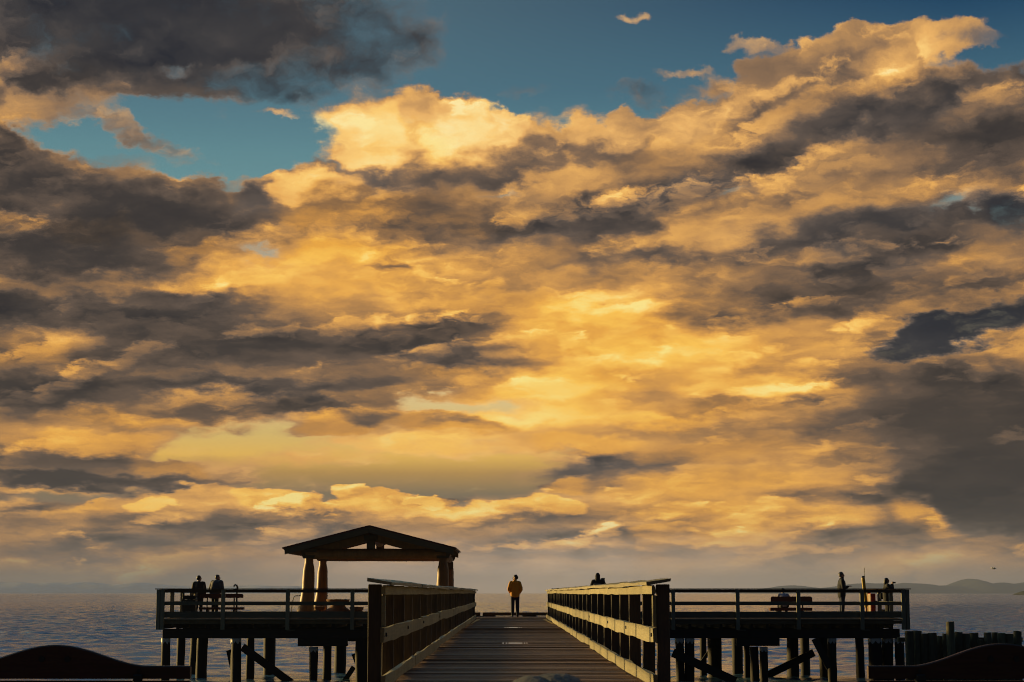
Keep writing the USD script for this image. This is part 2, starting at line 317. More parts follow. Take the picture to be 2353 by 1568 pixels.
    (2.4, 11.9, 0.6, 0.26, -20, 0.72, 1.0, 0.1, 1.0, 0.2),
    (4.6, 11.65, 1.5, 0.32, 0, 0.66, 1.0, 0.3, 1.0, 0.2),
    (6.5, 11.5, 0.9, 0.20, 0, 0.78, 1.0, 0.1, 1.0, 0.2),
    (8.2, 11.4, 0.38, 0.16, 0, 0.80, 1.0, 0.1, 1.0, 0.2),
    (9.1, 11.65, 1.2, 0.24, 0, 0.76, 1.0, 0.1, 1.0, 0.2),
    (10.6, 11.75, 0.8, 0.16, 5, 0.74, 1.0, 0.1, 1.0, 0.2),
    (12.2, 11.7, 0.9, 0.2, 0, 0.78, 1.0, 0.1, 1.0, 0.2),
    (3.6, 11.62, 0.5, 0.16, -15, 0.86, 1.0, 0.1, 1.0, 0.2),
    (7.3, 11.72, 0.5, 0.13, 0, 0.84, 1.0, 0.1, 1.0, 0.2),
    (9.7, 11.55, 0.4, 0.14, 0, 0.9, 1.0, 0.1, 1.0, 0.2),
    (1.6, 12.0, 0.5, 0.12, 0, 0.72, 1.0, 0.1, 1.0, 0.2),
    (4.5, 12.2, 5.0, 0.40, 0, 0.36, 1.0, 0.4, 0.9, 0.7),
    (9.5, 12.15, 4.5, 0.34, 0, 0.40, 1.0, 0.4, 0.9, 0.8),
    (13.0, 12.1, 2.0, 0.25, 0, 0.40, 1.0, 0.5, 0.9, 0.8),
    # contrasty puffs low right
    (17.3, 12.1, 2.2, 0.32, -5, 0.70, 1.0, 0.1, 1.0, 0.3),
    (16.0, 12.35, 1.3, 0.18, 6, 0.74, 1.0, 0.1, 1.0, 0.25),
    (18.6, 12.2, 1.2, 0.2, 0, 0.34, 1.0, 0.2, 0.9, 0.8),
    (20.9, 11.95, 0.9, 0.4, 30, 0.62, 1.0, 0.0, 0.9, 0.6),
    (21.0, 12.55, 2.4, 0.1, 3, 0.48, 0.9, 0.2, 0.8, 0.8),
    (12.0, 12.75, 4.0, 0.10, 0, 0.52, 0.62, 0.6, 0.6, 0.9),
    (18.0, 12.9, 3.0, 0.12, 0, 0.54, 0.62, 0.5, 0.6, 0.9),
]

dome = UsdLux.DomeLight.Define(stage, '/World/sky')
dome.GetPrim().SetCustomDataByKey('kind', 'structure')
UsdShade.MaterialBindingAPI.Apply(dome.GetPrim()).Bind(build_sky())
# ------------------------------------------------------------------ helpers
import manifold3d as m3
from manifold3d import Manifold
rng = np.random.default_rng(7)
CP, SP, CY, SY = math.cos(PITCH), math.sin(PITCH), math.cos(YAW), math.sin(YAW)
FWD = np.array([SY * CP, CY * CP, SP]); RIGHT = np.array([CY, -SY, 0.0]); UP = np.cross(RIGHT, FWD)

def at(X, Y, D):
    """(x, z) on the upright plane y = D seen at X, Y of a 2353 x 1568 view of the photograph."""
    r = FWD + RIGHT * (X - 1176.5) / F_PX - UP * (Y - 784.0) / F_PX
    p = EYE + r * (D - EYE[1]) / r[1]
    return p[0], p[2]
def xat(X, D): return at(X, 1363, D)[0]
def zat(Y, D): return at(1176.5, Y, D)[1]

used = {}
def path_for(parent, name):
    k = used.get((parent, name), 0); used[(parent, name)] = k + 1
    return parent + '/' + (name if k == 0 else '%s_%03d' % (name, k))

class Thing:
    """An Xform directly under /World at the thing's base; its parts are meshes given in world metres."""
    def __init__(self, name, label, category, base=(0, 0, 0), group=None, kind=None):
        self.path = path_for('/World', name); self.base = np.array(base, float)
        x = UsdGeom.Xform.Define(stage, self.path); x.AddTranslateOp().Set(Gf.Vec3d(*map(float, base)))
        p = x.GetPrim()
        if label: p.SetCustomDataByKey('label', label)
        if category: p.SetCustomDataByKey('category', category)
        if group: p.SetCustomDataByKey('group', group)
        if kind: p.SetCustomDataByKey('kind', kind)
    def part(self, name, mesh, mat, smooth=False, under=None, label=None, kind=None):
        path = path_for(under or self.path, name)
        v, f, n = meshkit.arrays(mesh, False)
        m = usdkit.mesh(stage, path, trimesh.Trimesh(v - self.base, f, process=False), mat, smooth=smooth)
        if label: m.GetPrim().SetCustomDataByKey('label', label)
        if kind: m.GetPrim().SetCustomDataByKey('kind', kind)
        return path

def single(name, mesh, mat, label=None, category=None, group=None, kind=None, smooth=False):
    path = path_for('/World', name)
    p = usdkit.mesh(stage, path, mesh, mat, smooth=smooth).GetPrim()
    for k, v in (('label', label), ('category', category), ('group', group), ('kind', kind)):
        if v: p.SetCustomDataByKey(k, v)
    return path

def hull(pts): return trimesh.convex.convex_hull(np.asarray(pts, float))
def bx(x0, x1, y0, y1, z0, z1, b=0.006):
    """A box with its edges bevelled by b."""
    b = min(b, abs(x1 - x0) / 3, abs(y1 - y0) / 3, abs(z1 - z0) / 3)
    pts = []
    for x, ix in ((x0, b), (x1, -b)):
        for y, iy in ((y0, b), (y1, -b)):
            for z, iz in ((z0, b), (z1, -b)):
                pts += [(x, y + iy, z + iz), (x + ix, y, z + iz), (x + ix, y + iy, z)]
    return hull(pts)
def cat(ms): return trimesh.util.concatenate(list(ms))
def tube(pts, r, n=8):
    """A round bar along a polyline; r is one radius or one per point."""
    pts = np.asarray(pts, float); r = np.broadcast_to(r, len(pts))
    t = np.gradient(pts, axis=0); t /= np.linalg.norm(t, axis=1, keepdims=True)
    ref = np.array([0.0, 1.0, 0.0]) if abs(t[0][1]) < 0.8 else np.array([1.0, 0, 0])
    a = np.cross(t, ref); a /= np.linalg.norm(a, axis=1, keepdims=True); b = np.cross(t, a)
    ang = np.arange(n) * 2 * math.pi / n
    v = (pts[:, None] + r[:, None, None] * (np.cos(ang)[None, :, None] * a[:, None] + np.sin(ang)[None, :, None] * b[:, None])).reshape(-1, 3)
    f = []
    for i in range(len(pts) - 1):
        for j in range(n):
            k = (j + 1) % n
            f += [(i * n + j, i * n + k, (i + 1) * n + k), (i * n + j, (i + 1) * n + k, (i + 1) * n + j)]
    v = np.vstack([v, pts[:1], pts[-1:]]); c0, c1 = len(v) - 2, len(v) - 1
    for j in range(n):
        k = (j + 1) % n
        f += [(c0, k, j), (c1, (len(pts) - 1) * n + j, (len(pts) - 1) * n + k)]
    m = trimesh.Trimesh(v, np.array(f), process=False)
    if m.volume < 0: m.invert()
    return m
def pile_mesh(x, y, z0, z1, r, lean=(0, 0), seed=0, n=12):
    """A rough round timber: a wobbling, slightly tapered shaft with an uneven top."""
    k = 9
    zs = np.linspace(z0, z1, k); pts = np.stack([x + lean[0] * (zs - z1), y + lean[1] * (zs - z1), zs], 1)
    m = tube(pts, r * np.linspace(1.06, 0.97, k), n)
    v = m.vertices
    c = np.stack([x + lean[0] * (v[:, 2] - z1), y + lean[1] * (v[:, 2] - z1)], 1)
    d = v[:, :2] - c
    s = 1 + 0.14 * (meshkit.noise(np.c_[d / r * 1.4, v[:, 2] * 0.9 + seed * 7.1], seed) - 0.5) * 2
    m.vertices[:, :2] = c + d * s[:, None]
    top = m.vertices[:, 2] > z1 - 1e-6
    m.vertices[top, 2] += 0.05 * (meshkit.noise(np.c_[d[top] * 9, np.full(top.sum(), seed * 3.3)], seed) - 0.5)
    return m
def board(p0, p1, w, h, seg=10, wob=0.006, seed=0, tiltz=0.0):
    """A sawn board running mainly along y from p0 to p1 (centre line), w wide in x, h high in z, with slightly wandering edges; tiltz raises its -x edge."""
    p0, p1 = np.asarray(p0, float), np.asarray(p1, float)
    v, f = [], []
    for i in range(seg + 1):
        c = p0 + (p1 - p0) * i / seg
        for j, (a, b) in enumerate(((-1, -1), (1, -1), (1, 1), (-1, 1))):
            n1, n2 = meshkit.noise([c[1] * 0.75, seed * 5.7, j * 3.1], 1) - 0.5, meshkit.noise([c[1] * 0.9, seed * 5.7, j * 3.1 + 50], 2) - 0.5
            v.append((c[0] + a * w / 2 + n1 * wob, c[1], c[2] + b * h / 2 - a * tiltz / 2 + n2 * wob * 2))
    for i in range(seg):
        for j in range(4):
            k = (j + 1) % 4
            f.append((i * 4 + j, (i + 1) * 4 + j, (i + 1) * 4 + k, i * 4 + k))
    f += [(0, 1, 2, 3), (seg * 4 + 3, seg * 4 + 2, seg * 4 + 1, seg * 4)]
    f = np.array(f); m = trimesh.Trimesh(np.array(v), np.vstack([f[:, [0, 1, 2]], f[:, [0, 2, 3]]]), process=False)
    if m.volume < 0: m.invert()
    return m
def lathe(profile, x, y, n=24):
    pr = np.array(profile, float)
    m = trimesh.creation.revolve(pr, sections=n); m.apply_translation((x, y, 0))
    if m.volume < 0: m.invert()
    return m

# ------------------------------------------------------------------ materials
def wood(name, dark, light, rough=0.75, scale=(1, 1, 1), grain=18.0, vary=0.35, bump=0.3, spec=0.3):
    g = Graph()
    o = g('texture_coordinate') + '.object'
    rnd = g('object_info') + '.random'
    off = g.vmath('add', o, g('combine_xyz', x=g.math('multiply', rnd, 37.0), y=g.math('multiply', rnd, 91.0), z=g.math('multiply', rnd, 17.0)) + '.vector')
    v = g('mapping', mapping_type='point', vector=off, scale=scale) + '.vector'
    n1 = g('noise_texture', dimensions='3D', vector=v, scale=grain, detail=4.0, roughness=0.6) + '.fac'
    n2 = g('noise_texture', dimensions='3D', vector=off, scale=1.3, detail=3.0, roughness=0.6) + '.fac'
    f = g.math('multiply_add', n2, 0.5, g.math('multiply', n1, 0.6))
    c = g.mixc(g.rng(f, 0.32, 0.78), dark, light)
    k = g.math('multiply_add', rnd, 2 * vary, 1.0 - vary)
    c = g.mixc(1.0, c, g('combine_color', r=k, g=k, b=k) + '.color', kind='multiply')
    nb = g('bump', height=n1, strength=bump, distance=0.01) + '.normal'
    p = g('principled_bsdf', base_color=c, roughness=rough, normal=nb, specular_ior_level=spec)
    return g.build('/World/Looks/' + name, surface=p + '.BSDF')
def plain(name, col, rough=0.6, metallic=0.0, noise=0.25, scale=9.0, spec=0.3):
    g = Graph()
    o = g('texture_coordinate') + '.object'
    n = g('noise_texture', dimensions='3D', vector=o, scale=scale, detail=4.0, roughness=0.6) + '.fac'
    k = g.rng(n, 0.25, 0.75, 1 - noise, 1 + noise)
    c = g.mixc(1.0, col, g('combine_color', r=k, g=k, b=k) + '.color', kind='multiply')
    nb = g('bump', height=n, strength=0.25, distance=0.01) + '.normal'
    p = g('principled_bsdf', base_color=c, roughness=g.rng(n, 0.2, 0.8, max(rough - 0.08, 0.05), min(rough + 0.08, 1)), metallic=metallic, normal=nb, specular_ior_level=spec)
    return g.build('/World/Looks/' + name, surface=p + '.BSDF')

M = {}
M['deck'] = wood('deck_wood', (0.11, 0.056, 0.028), (0.31, 0.175, 0.092), scale=(0.7, 9, 9), grain=7.0, vary=0.42, rough=0.7)
M['rail'] = wood('weathered_rail_wood', (0.155, 0.132, 0.072), (0.345, 0.295, 0.155), scale=(6, 0.35, 6), grain=9.0, vary=0.2)
M['rail_cap'] = wood('weathered_cap_wood', (0.16, 0.135, 0.08), (0.35, 0.30, 0.175), scale=(6, 0.35, 6), grain=8.0, vary=0.18)
M['rail_post'] = wood('brown_post_wood', (0.05, 0.035, 0.024), (0.12, 0.09, 0.062), scale=(6, 6, 0.5), grain=8.0, vary=0.25)
M['front_post'] = wood('painted_grey_wood', (0.15, 0.14, 0.10), (0.24, 0.22, 0.155), scale=(5, 5, 0.5), grain=8.0, vary=0.12)
M['front_rail'] = wood('painted_grey_board', (0.08, 0.075, 0.055), (0.15, 0.14, 0.10), scale=(0.4, 5, 5), grain=8.0, vary=0.15)
M['cap_dark'] = wood('dark_red_cap', (0.045, 0.022, 0.015), (0.085, 0.045, 0.03), scale=(0.4, 5, 5), grain=8.0, vary=0.1)
M['edge'] = wood('pale_deck_edge', (0.15, 0.115, 0.075), (0.28, 0.22, 0.15), scale=(0.5, 5, 5), grain=8.0, vary=0.15)  # edge board wood, paler than the deck
M['pile'] = wood('tarred_pile', (0.009, 0.007, 0.006), (0.026, 0.020, 0.016), scale=(4, 4, 0.4), grain=6.0, vary=0.3, bump=0.6)
M['beam'] = wood('tarred_beam', (0.012, 0.010, 0.009), (0.035, 0.028, 0.022), scale=(0.4, 4, 4), grain=6.0, vary=0.25)
M['old_pile'] = wood('mossy_pile', (0.055, 0.050, 0.026), (0.15, 0.135, 0.07), scale=(5, 5, 0.4), grain=6.0, vary=0.35, bump=0.6)
M['log'] = wood('varnished_log', (0.20, 0.095, 0.03), (0.40, 0.205, 0.07), scale=(4, 4, 0.4), grain=5.0, vary=0.12, rough=0.5)
M['roof_edge'] = plain('red_roof_metal', (0.13, 0.028, 0.020), 0.55)
M['fascia'] = wood('brown_fascia', (0.10, 0.07, 0.038), (0.18, 0.13, 0.075), scale=(0.5, 4, 4), grain=6.0, vary=0.1)
M['cut_log'] = plain('pale_cut_log', (0.62, 0.55, 0.45), 0.7, scale=14)
M['bench'] = wood('dark_red_bench', (0.03, 0.012, 0.009), (0.085, 0.034, 0.024), scale=(0.5, 5, 5), grain=8.0, vary=0.15, rough=0.55)
M['pier_bench'] = wood('red_pier_bench', (0.06, 0.02, 0.014), (0.12, 0.045, 0.03), scale=(0.5, 5, 5), grain=8.0, vary=0.15)
M['iron'] = plain('dark_iron', (0.035, 0.035, 0.04), 0.5, metallic=0.6)
M['galv'] = plain('galvanized_metal', (0.55, 0.56, 0.56), 0.45, metallic=0.5)
M['flash'] = plain('pale_flashing', (0.42, 0.42, 0.40), 0.55, metallic=0.2)
M['concrete'] = plain('orange_stained_concrete', (0.24, 0.115, 0.045), 0.75)
M['mirror'] = plain('polished_mirror', (0.85, 0.80, 0.70), 0.28, metallic=1.0, noise=0.05)  # bright metal for the added sky-reflecting plates on the deck
M['yellow'] = plain('plain_yellow', (0.42, 0.28, 0.015), 0.45)
M['red'] = plain('red_paint', (0.30, 0.018, 0.014), 0.45)
M['cream'] = plain('cream_sunlit_side', (0.32, 0.25, 0.15), 0.5)  # sunlight on the red cabinet's side, put into the colour
M['crate'] = wood('orange_plywood', (0.42, 0.22, 0.08), (0.62, 0.36, 0.15), grain=6.0, vary=0.1)
M['binm'] = plain('dark_teal_bin', (0.022, 0.034, 0.036), 0.5)
M['rock'] = plain('blue_grey_rock', (0.034, 0.034, 0.038), 0.85, noise=0.5, scale=14.0)
M['sand'] = plain('beach_gravel', (0.14, 0.12, 0.095), 0.9, noise=0.4, scale=3.0)
M['skin'] = plain('skin', (0.36, 0.20, 0.14), 0.5, noise=0.06)
M['hair_dark'] = plain('dark_hair', (0.018, 0.012, 0.010), 0.5)
M['hair_grey'] = plain('grey_hair', (0.09, 0.075, 0.065), 0.55)
M['jacket_yellow'] = plain('yellow_orange_jacket', (0.82, 0.37, 0.014), 0.7, noise=0.12)
M['denim'] = plain('navy_denim', (0.022, 0.028, 0.055), 0.8)
M['black_cloth'] = plain('black_cloth', (0.016, 0.016, 0.018), 0.8)
M['dark_cloth'] = plain('dark_brown_cloth', (0.035, 0.026, 0.024), 0.8)
M['grey_cloth'] = plain('grey_cloth', (0.085, 0.078, 0.088), 0.8)
M['blue_cloth'] = plain('blue_black_cloth', (0.013, 0.015, 0.022), 0.8)
M['tan_cloth'] = plain('tan_cloth', (0.22, 0.15, 0.09), 0.8)
M['white_cloth'] = plain('pale_lilac_cloth', (0.34, 0.32, 0.38), 0.8)
M['shoe'] = plain('black_shoe', (0.015, 0.013, 0.012), 0.6)
M['gull'] = plain('grey_feathers', (0.30, 0.29, 0.28), 0.8)

# ------------------------------------------------------------------ land, water, far hills
WATER = -2.45
def grid(xs, ys, fz):
    X, Y = np.meshgrid(xs, ys); Z = fz(X, Y)
    v = np.stack([X, Y, Z], -1).reshape(-1, 3); n = len(xs)
    i, j = np.meshgrid(np.arange(len(ys) - 1), np.arange(n - 1), indexing='ij')
    q = np.stack([i * n + j, i * n + j + 1, (i + 1) * n + j + 1, (i + 1) * n + j], -1).reshape(-1, 4)
    return trimesh.Trimesh(v, np.vstack([q[:, [0, 1, 2]], q[:, [0, 2, 3]]]), process=False)

def shore(x, y):
    z = np.where(y < 17.5, -0.24, -0.24 - (y - 17.5) * 0.34)
    z = np.where(y > 26, -3.1 - (y - 26) * 0.02, z)
    return z + 0.05 * (meshkit.fbm(np.stack([x * 0.8, y * 0.8, 0 * x], -1), 4, 3) - 0.5)
single('shore', grid(np.linspace(-60, 60, 61), np.concatenate([np.linspace(-40, 14, 28), np.linspace(14.5, 60, 60)]), shore), M['sand'], kind='structure', smooth=True)

def waves(x, y):
    """Wind waves: many short crests running mostly towards the shore."""
    r = np.random.default_rng(3); z = np.zeros_like(x)
    for k in range(46):
        lam = 1.1 * (9.0 / 1.1) ** r.random(); th = r.normal(0.35, 0.55)
        kk = 2 * math.pi / lam
        a = 0.0125 * lam ** 0.85 * (0.5 + r.random()) * 0.40
        ph = r.random() * 6.283
        u = kk * (x * math.sin(th) + y * math.cos(th)) + ph
        z += a * (np.sin(u) + 0.22 * np.cos(2 * u))
    patch = 0.55 + 0.9 * meshkit.fbm(np.stack([x * 0.045, y * 0.02, 0 * x], -1), 3, 9)
    return z * patch * (0.55 + 0.45 * np.clip((y - 78) / 110, 0, 1))
def water_z(x, y):
    fade = np.clip((900 - y) / 600, 0, 1) * np.clip((y - 22) / 10, 0, 1) * np.clip((np.maximum(y, 70) * 0.45 - abs(x)) / 8, 0, 1)
    return WATER + waves(x, y) * fade
ys = [20.0, 40.0, 55.0]
y = 62.0
while y < 1200:
    ys.append(y); y += max(0.16, 0.16 * (y / 85.0) ** 1.6)
ys += list(np.geomspace(1300, 17600, 32))
u = np.concatenate([-np.geomspace(3.0, 0.36, 14), np.linspace(-0.34, 0.34, 420), np.geomspace(0.36, 3.0, 14)])
U_, Y_ = np.meshgrid(u, np.array(ys)); X_ = U_ * np.maximum(Y_, 70.0)
Z_ = water_z(X_, Y_)
wv = np.stack([X_, Y_, Z_], -1).reshape(-1, 3); n_ = len(u)
i_, j_ = np.meshgrid(np.arange(len(ys) - 1), np.arange(n_ - 1), indexing='ij')
q_ = np.stack([i_ * n_ + j_, i_ * n_ + j_ + 1, (i_ + 1) * n_ + j_ + 1, (i_ + 1) * n_ + j_], -1).reshape(-1, 4)
def water_material():
    g = Graph()
    pos = g('geometry') + '.position'
    pos = g.vmath('multiply', pos, (1.0, 1.0, 0.0))
    a = g('noise_texture', dimensions='2D', vector=g('mapping', mapping_type='point', vector=pos, rotation=(0, 0, 0.3), scale=(0.55, 1.0, 1)) + '.vector', scale=1.3, detail=5.0, roughness=0.62, distortion=0.4) + '.fac'
    b = g('noise_texture', dimensions='2D', vector=g('mapping', mapping_type='point', vector=pos, rotation=(0, 0, 0.2), scale=(0.35, 1.0, 1)) + '.vector', scale=0.16, detail=4.0, roughness=0.6, distortion=0.3) + '.fac'
    gust = g('noise_texture', dimensions='2D', vector=g('mapping', mapping_type='point', vector=pos, scale=(0.006, 0.0022, 1)) + '.vector', scale=1.0, detail=3.0, roughness=0.55) + '.fac'
    sy = g('separate_xyz', vector=pos) + '.y'
    windy = g.rng(sy, 78.0, 190.0, 0.20, 0.78, kind='smoothstep')
    n1 = g('bump', height=b, strength=windy, distance=0.85) + '.normal'
    n2 = g('bump', height=a, strength=g.math('multiply', windy, g.rng(gust, 0.3, 0.7, 0.6, 1.0)), distance=0.26, normal=n1) + '.normal'
    p = g('principled_bsdf', base_color=(0.09, 0.19, 0.29), roughness=0.10, ior=1.33, normal=n2, specular_ior_level=0.5)
    return g.build('/World/Looks/sea_water', surface=p + '.BSDF')
single('water', trimesh.Trimesh(wv, np.vstack([q_[:, [0, 1, 2]], q_[:, [0, 2, 3]]]), process=False), water_material(), kind='structure', smooth=True)

def ridge(name, D, depth, prof, rough, seed, mat):
    """Hills as a strip of real terrain at distance D: prof is [(X, Y)] of the skyline in the photo view."""
    X = np.array([p[0] for p in prof], float); top = np.array([zat(p[1], D) for p in prof])
    xs = np.linspace(xat(X[0], D), xat(X[-1], D), 260)
    Xs = np.interp(xs, [xat(a, D) for a in X], top)
    vs = np.linspace(0, 1, 26)
    V, XX = np.meshgrid(vs, xs, indexing='ij')
    H = np.interp(XX, xs, Xs) - WATER
    bell = np.sin(np.pi * np.clip(V, 0, 1)) ** 0.9
    n = meshkit.fbm(np.stack([XX / D * 70, V * 4.2, 0 * V], -1), 5, seed)
    Z = WATER - 2 + H * bell * (1 + rough * (n - 0.5) * np.where(abs(V - 0.5) < 0.05, 0.6, 1.0))
    v = np.stack([XX, D - depth / 2 + V * depth, Z], -1).reshape(-1, 3); k = len(xs)
    i, j = np.meshgrid(np.arange(len(vs) - 1), np.arange(k - 1), indexing='ij')
    q = np.stack([i * k + j, i * k + j + 1, (i + 1) * k + j + 1, (i + 1) * k + j], -1).reshape(-1, 4)
    single(name, trimesh.Trimesh(v, np.vstack([q[:, [0, 1, 2]], q[:, [0, 2, 3]]]), process=False), mat, kind='structure', smooth=True)
M['forest_hill'] = plain('forested_hills', (0.05, 0.055, 0.04), 0.95, noise=0.4, scale=0.01, spec=0.0)
M['snow_haze_hill'] = plain('far_mountain', (0.70, 0.70, 0.72), 0.95, noise=0.15, scale=0.006, spec=0.0)  # snow, its colour raised towards the haze so the ridge fades
ridge('hills', 11500, 1600, [(1700, 1364), (1735, 1356), (1764, 1351), (1795, 1346), (1821, 1344.4), (1850, 1347), (1882, 1351), (1915, 1348), (1952, 1343.4), (1990, 1339.4), (2026, 1341), (2056, 1343), (2080, 1338.4), (2108, 1339.8), (2138, 1343.4), (2156, 1347.4), (2172, 1344.4), (2188, 1346.4), (2202, 1339.4), (2218, 1331.8), (2228, 1329), (2242, 1332), (2256, 1337), (2274, 1340.4), (2286, 1341.8), (2300, 1338.4), (2314, 1340.4), (2330, 1342.4), (2353, 1339.4), (2390, 1334), (2440, 1340), (2520, 1336), (2620, 1346), (2800, 1342), (3000, 1355), (3150, 1364)], 0.22, 11, M['forest_hill'])
ridge('mountains', 16500, 1500, [(-1200, 1355), (-800, 1340), (-500, 1344), (-260, 1337), (-100, 1339), (0, 1337), (60, 1339), (130, 1337), (190, 1340), (260, 1342), (330, 1341), (400, 1346), (470, 1349), (540, 1347), (610, 1346), (680, 1348), (740, 1352), (830, 1355), (950, 1359), (1060, 1363), (1150, 1364)], 0.5, 5, M['snow_haze_hill'])
ridge('headland', 3200, 120, [(2338, 1364), (2344, 1359), (2352, 1356), (2370, 1354), (2420, 1350), (2500, 1352), (2600, 1364)], 0.5, 6, M['forest_hill'])

# ------------------------------------------------------------------ the walkway
YF, YB, YN = 72.8, 80.0, 19.2         # front and back of the pier head, near end of the railings
XL, XR = -1.275, 1.485                # inner faces of the walkway's railings
wk = Thing('walkway', 'long brown plank walkway leading straight out over the water to the pier', 'walkway', (0.1, 46, 0))
y, k, far_planks = 16.0, 0, []
while y < YF - 0.16:
    w = 0.14
    dz, tilt = rng.normal(0, 0.004), rng.normal(0, 0.006)
    m = bx(XL - 0.14, XR + 0.14, y, y + w, -0.05, 0.0, 0.005)
    m.vertices[:, 2] += dz + tilt * (m.vertices[:, 1] - y - w / 2) * 4 + 0.006 * (meshkit.noise(np.c_[m.vertices[:, 0] * 0.8, np.full(len(m.vertices), k * 1.7), np.zeros(len(m.vertices))], 2) - 0.5)
    if k < 160: wk.part('plank', m, M['deck'])
    else: far_planks.append(m)
    y += w + 0.008; k += 1
wk.part('far_planks', cat(far_planks), M['deck'], kind='stuff')
for x in (XL + 0.05, 0.1, XR - 0.05):
    wk.part('stringer', bx(x - 0.07, x + 0.07, 16.1, YF - 0.1, -0.36, -0.056), M['beam'])
for yy in np.arange(24, YF - 2, 6.0):
    wk.part('cross_beam', bx(XL - 0.3, XR + 0.3, yy - 0.13, yy + 0.13, -0.64, -0.366), M['beam'])
    for x in (XL + 0.1, XR - 0.1):
        wk.part('pile', pile_mesh(x, yy, min(-0.9, float(shore(np.array(x), np.array(yy)))) - 0.4, -0.645, 0.15, seed=int(yy * 3 + x * 5)), M['pile'], smooth=40)
# added polished plates tilted to reflect bright sky, in place of light slits
for Dm, sc in ((36.7, 1.0), (53.4, 1.0)):
    tg = Thing('deck_marker', 'row of small added plates reflecting the sky in place of light slits across the walkway, ' + ('nearer row' if Dm < 40 else 'farther row, close to the pier'), 'deck marker', (0.1, Dm, 0.0))
    for a, b in ((-0.235, -0.205), (-0.17, -0.14), (-0.115, 0.16), (0.19, 0.215), (0.24, 0.26)):
        x0, x1, d, lo, hi = 0.11 + a, 0.11 + b, 0.22, 0.010, 0.026
        tg.part('strip', hull([(x, Dm + y_, z) for x in (x0, x1) for y_, z in ((0, lo), (0, 0.005), (d, hi), (d, 0.005))]), M['mirror'])
for sx in (-1, 1):      # yellow wedges along the deck's edges where it meets the pier
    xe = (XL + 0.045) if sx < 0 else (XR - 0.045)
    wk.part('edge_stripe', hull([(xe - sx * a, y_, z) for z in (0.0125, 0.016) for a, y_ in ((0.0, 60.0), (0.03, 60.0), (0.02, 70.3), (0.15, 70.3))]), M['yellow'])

def walkway_railing(side, label):
    """side -1: left of the walkway; +1: right. The boards are fixed to the inner faces of square posts."""
    xi = XL if side < 0 else XR
    t = Thing('walkway_railing', label, 'railing', (xi, YN, 0))
    sx = side
    py = np.concatenate([[YN + 0.08], np.arange(21.37, YF, 2.14)])
    for k, yy in enumerate(py):
        x0, x1 = sorted((xi + sx * 0.045, xi + sx * 0.185))
        p = t.part('post', bx(x0 + rng.normal(0, .004), x1 + rng.normal(0, .004), yy - 0.045, yy + 0.045, -0.62, 1.09, 0.006), M['rail_post'])
    def run(name, zc, h, w, xc, lens, mat, wob, tilt=0.0, y0=YN, y1=YF - 0.02, dx=0.0):
        a, k = y0, 0
        while a < y1 - 0.05:
            b = min(a + lens[k % len(lens)], y1)
            if y1 - b < 0.8: b = y1
            t.part(name, board((xc + rng.normal(0, .004), a + 0.003, zc + rng.normal(0, .005)), (xc + rng.normal(0, .004), b - 0.003, zc + rng.normal(0, .005)), w, h, max(4, int((b - a) / 0.35)), wob, int(rng.integers(1e6)), tilt), mat)
            a, k = b, k + 1
    L = (8.56, 6.42, 8.56, 6.42)
    run('mid_board', 0.565, 0.155, 0.042, xi + sx * 0.022, L, M['rail'], 0.016, y0=YN - 0.03)
    run('kick_board', 0.087, 0.135, 0.042, xi + sx * 0.022, L[::-1], M['rail'], 0.018, y0=YN - 0.03)
    run('top_board', 1.026, 0.085, 0.042, xi + sx * 0.022, L, M['rail'], 0.010)
    run('cap', 1.118, 0.040, 0.255, xi + sx * 0.062, (7.0, 4.28, 6.42), M['rail_cap'], 0.010, tilt=-sx * 0.040, y0=YN - 0.08)
    # a short upright batten at the near end
    t.part('batten', bx(*sorted((xi + sx * 0.003, xi + sx * 0.043)), YN + 0.02, YN + 0.11, 0.652, 0.975), M['rail'])
    for yy in (YN + 0.12, 23.5, 27.8, 34.2):
        t.part('bolt', bx(xi - sx * 0.006 - 0.008, xi - sx * 0.006 + 0.008, yy - 0.03, yy + 0.03, 0.55, 0.59, 0.004), M['iron'])
    return t
walkway_railing(-1, 'weathered pale wooden railing along the left side of the walkway, in shade')
walkway_railing(+1, 'weathered wooden railing along the right side of the walkway, boards lit golden')
g_ = Thing('drain_pipe', 'thin bent pipe standing left of the near end post of the left railing', 'pipe', (-1.47, 19.6, 0))
pts = [(xat(852, 19.6), 19.6, -0.9), (xat(852, 19.6), 19.6, zat(1461, 19.6)), (xat(853.5, 19.6), 19.6, zat(1456, 19.6)), (xat(857, 19.6), 19.6, zat(1453, 19.6)), (xat(864, 19.6), 19.6, zat(1452, 19.6))]
g_.part('pipe', tube(pts, 0.013, 8), M['galv'], smooth=40)

# ------------------------------------------------------------------ the pier head
PX0, PX1 = -13.72, 15.62
pier = Thing('pier', 'wide dark timber pier head on tarred piles at the end of the walkway', 'pier', (1.0, 76.4, WATER))
bs = []
for k, yy in enumerate(np.arange(YF, YB - 0.1, 0.148)):
    bs.append(bx(PX0, PX1, yy, yy + 0.14, -0.05, rng.normal(0, 0.003), 0.004))
pier.part('deck_boards', cat(bs[1:]), M['deck'], kind='stuff')
pier.part('edge_board', bx(PX0 - 0.03, PX1 + 0.03, YF - 0.05, YF + 0.10, -0.056, 0.012), M['edge'])
pier.part('rim_joist', bx(PX0, PX1, YF + 0.02, YF + 0.07, -0.20, -0.062), M['fascia'])
for k, x in enumerate(np.arange(PX0 + 0.1, PX1, 0.61)):
    pier.part('joist', bx(x - 0.04, x + 0.04, YF + 0.18, YB - 0.1, -0.40, -0.056, 0.004), M['beam'])
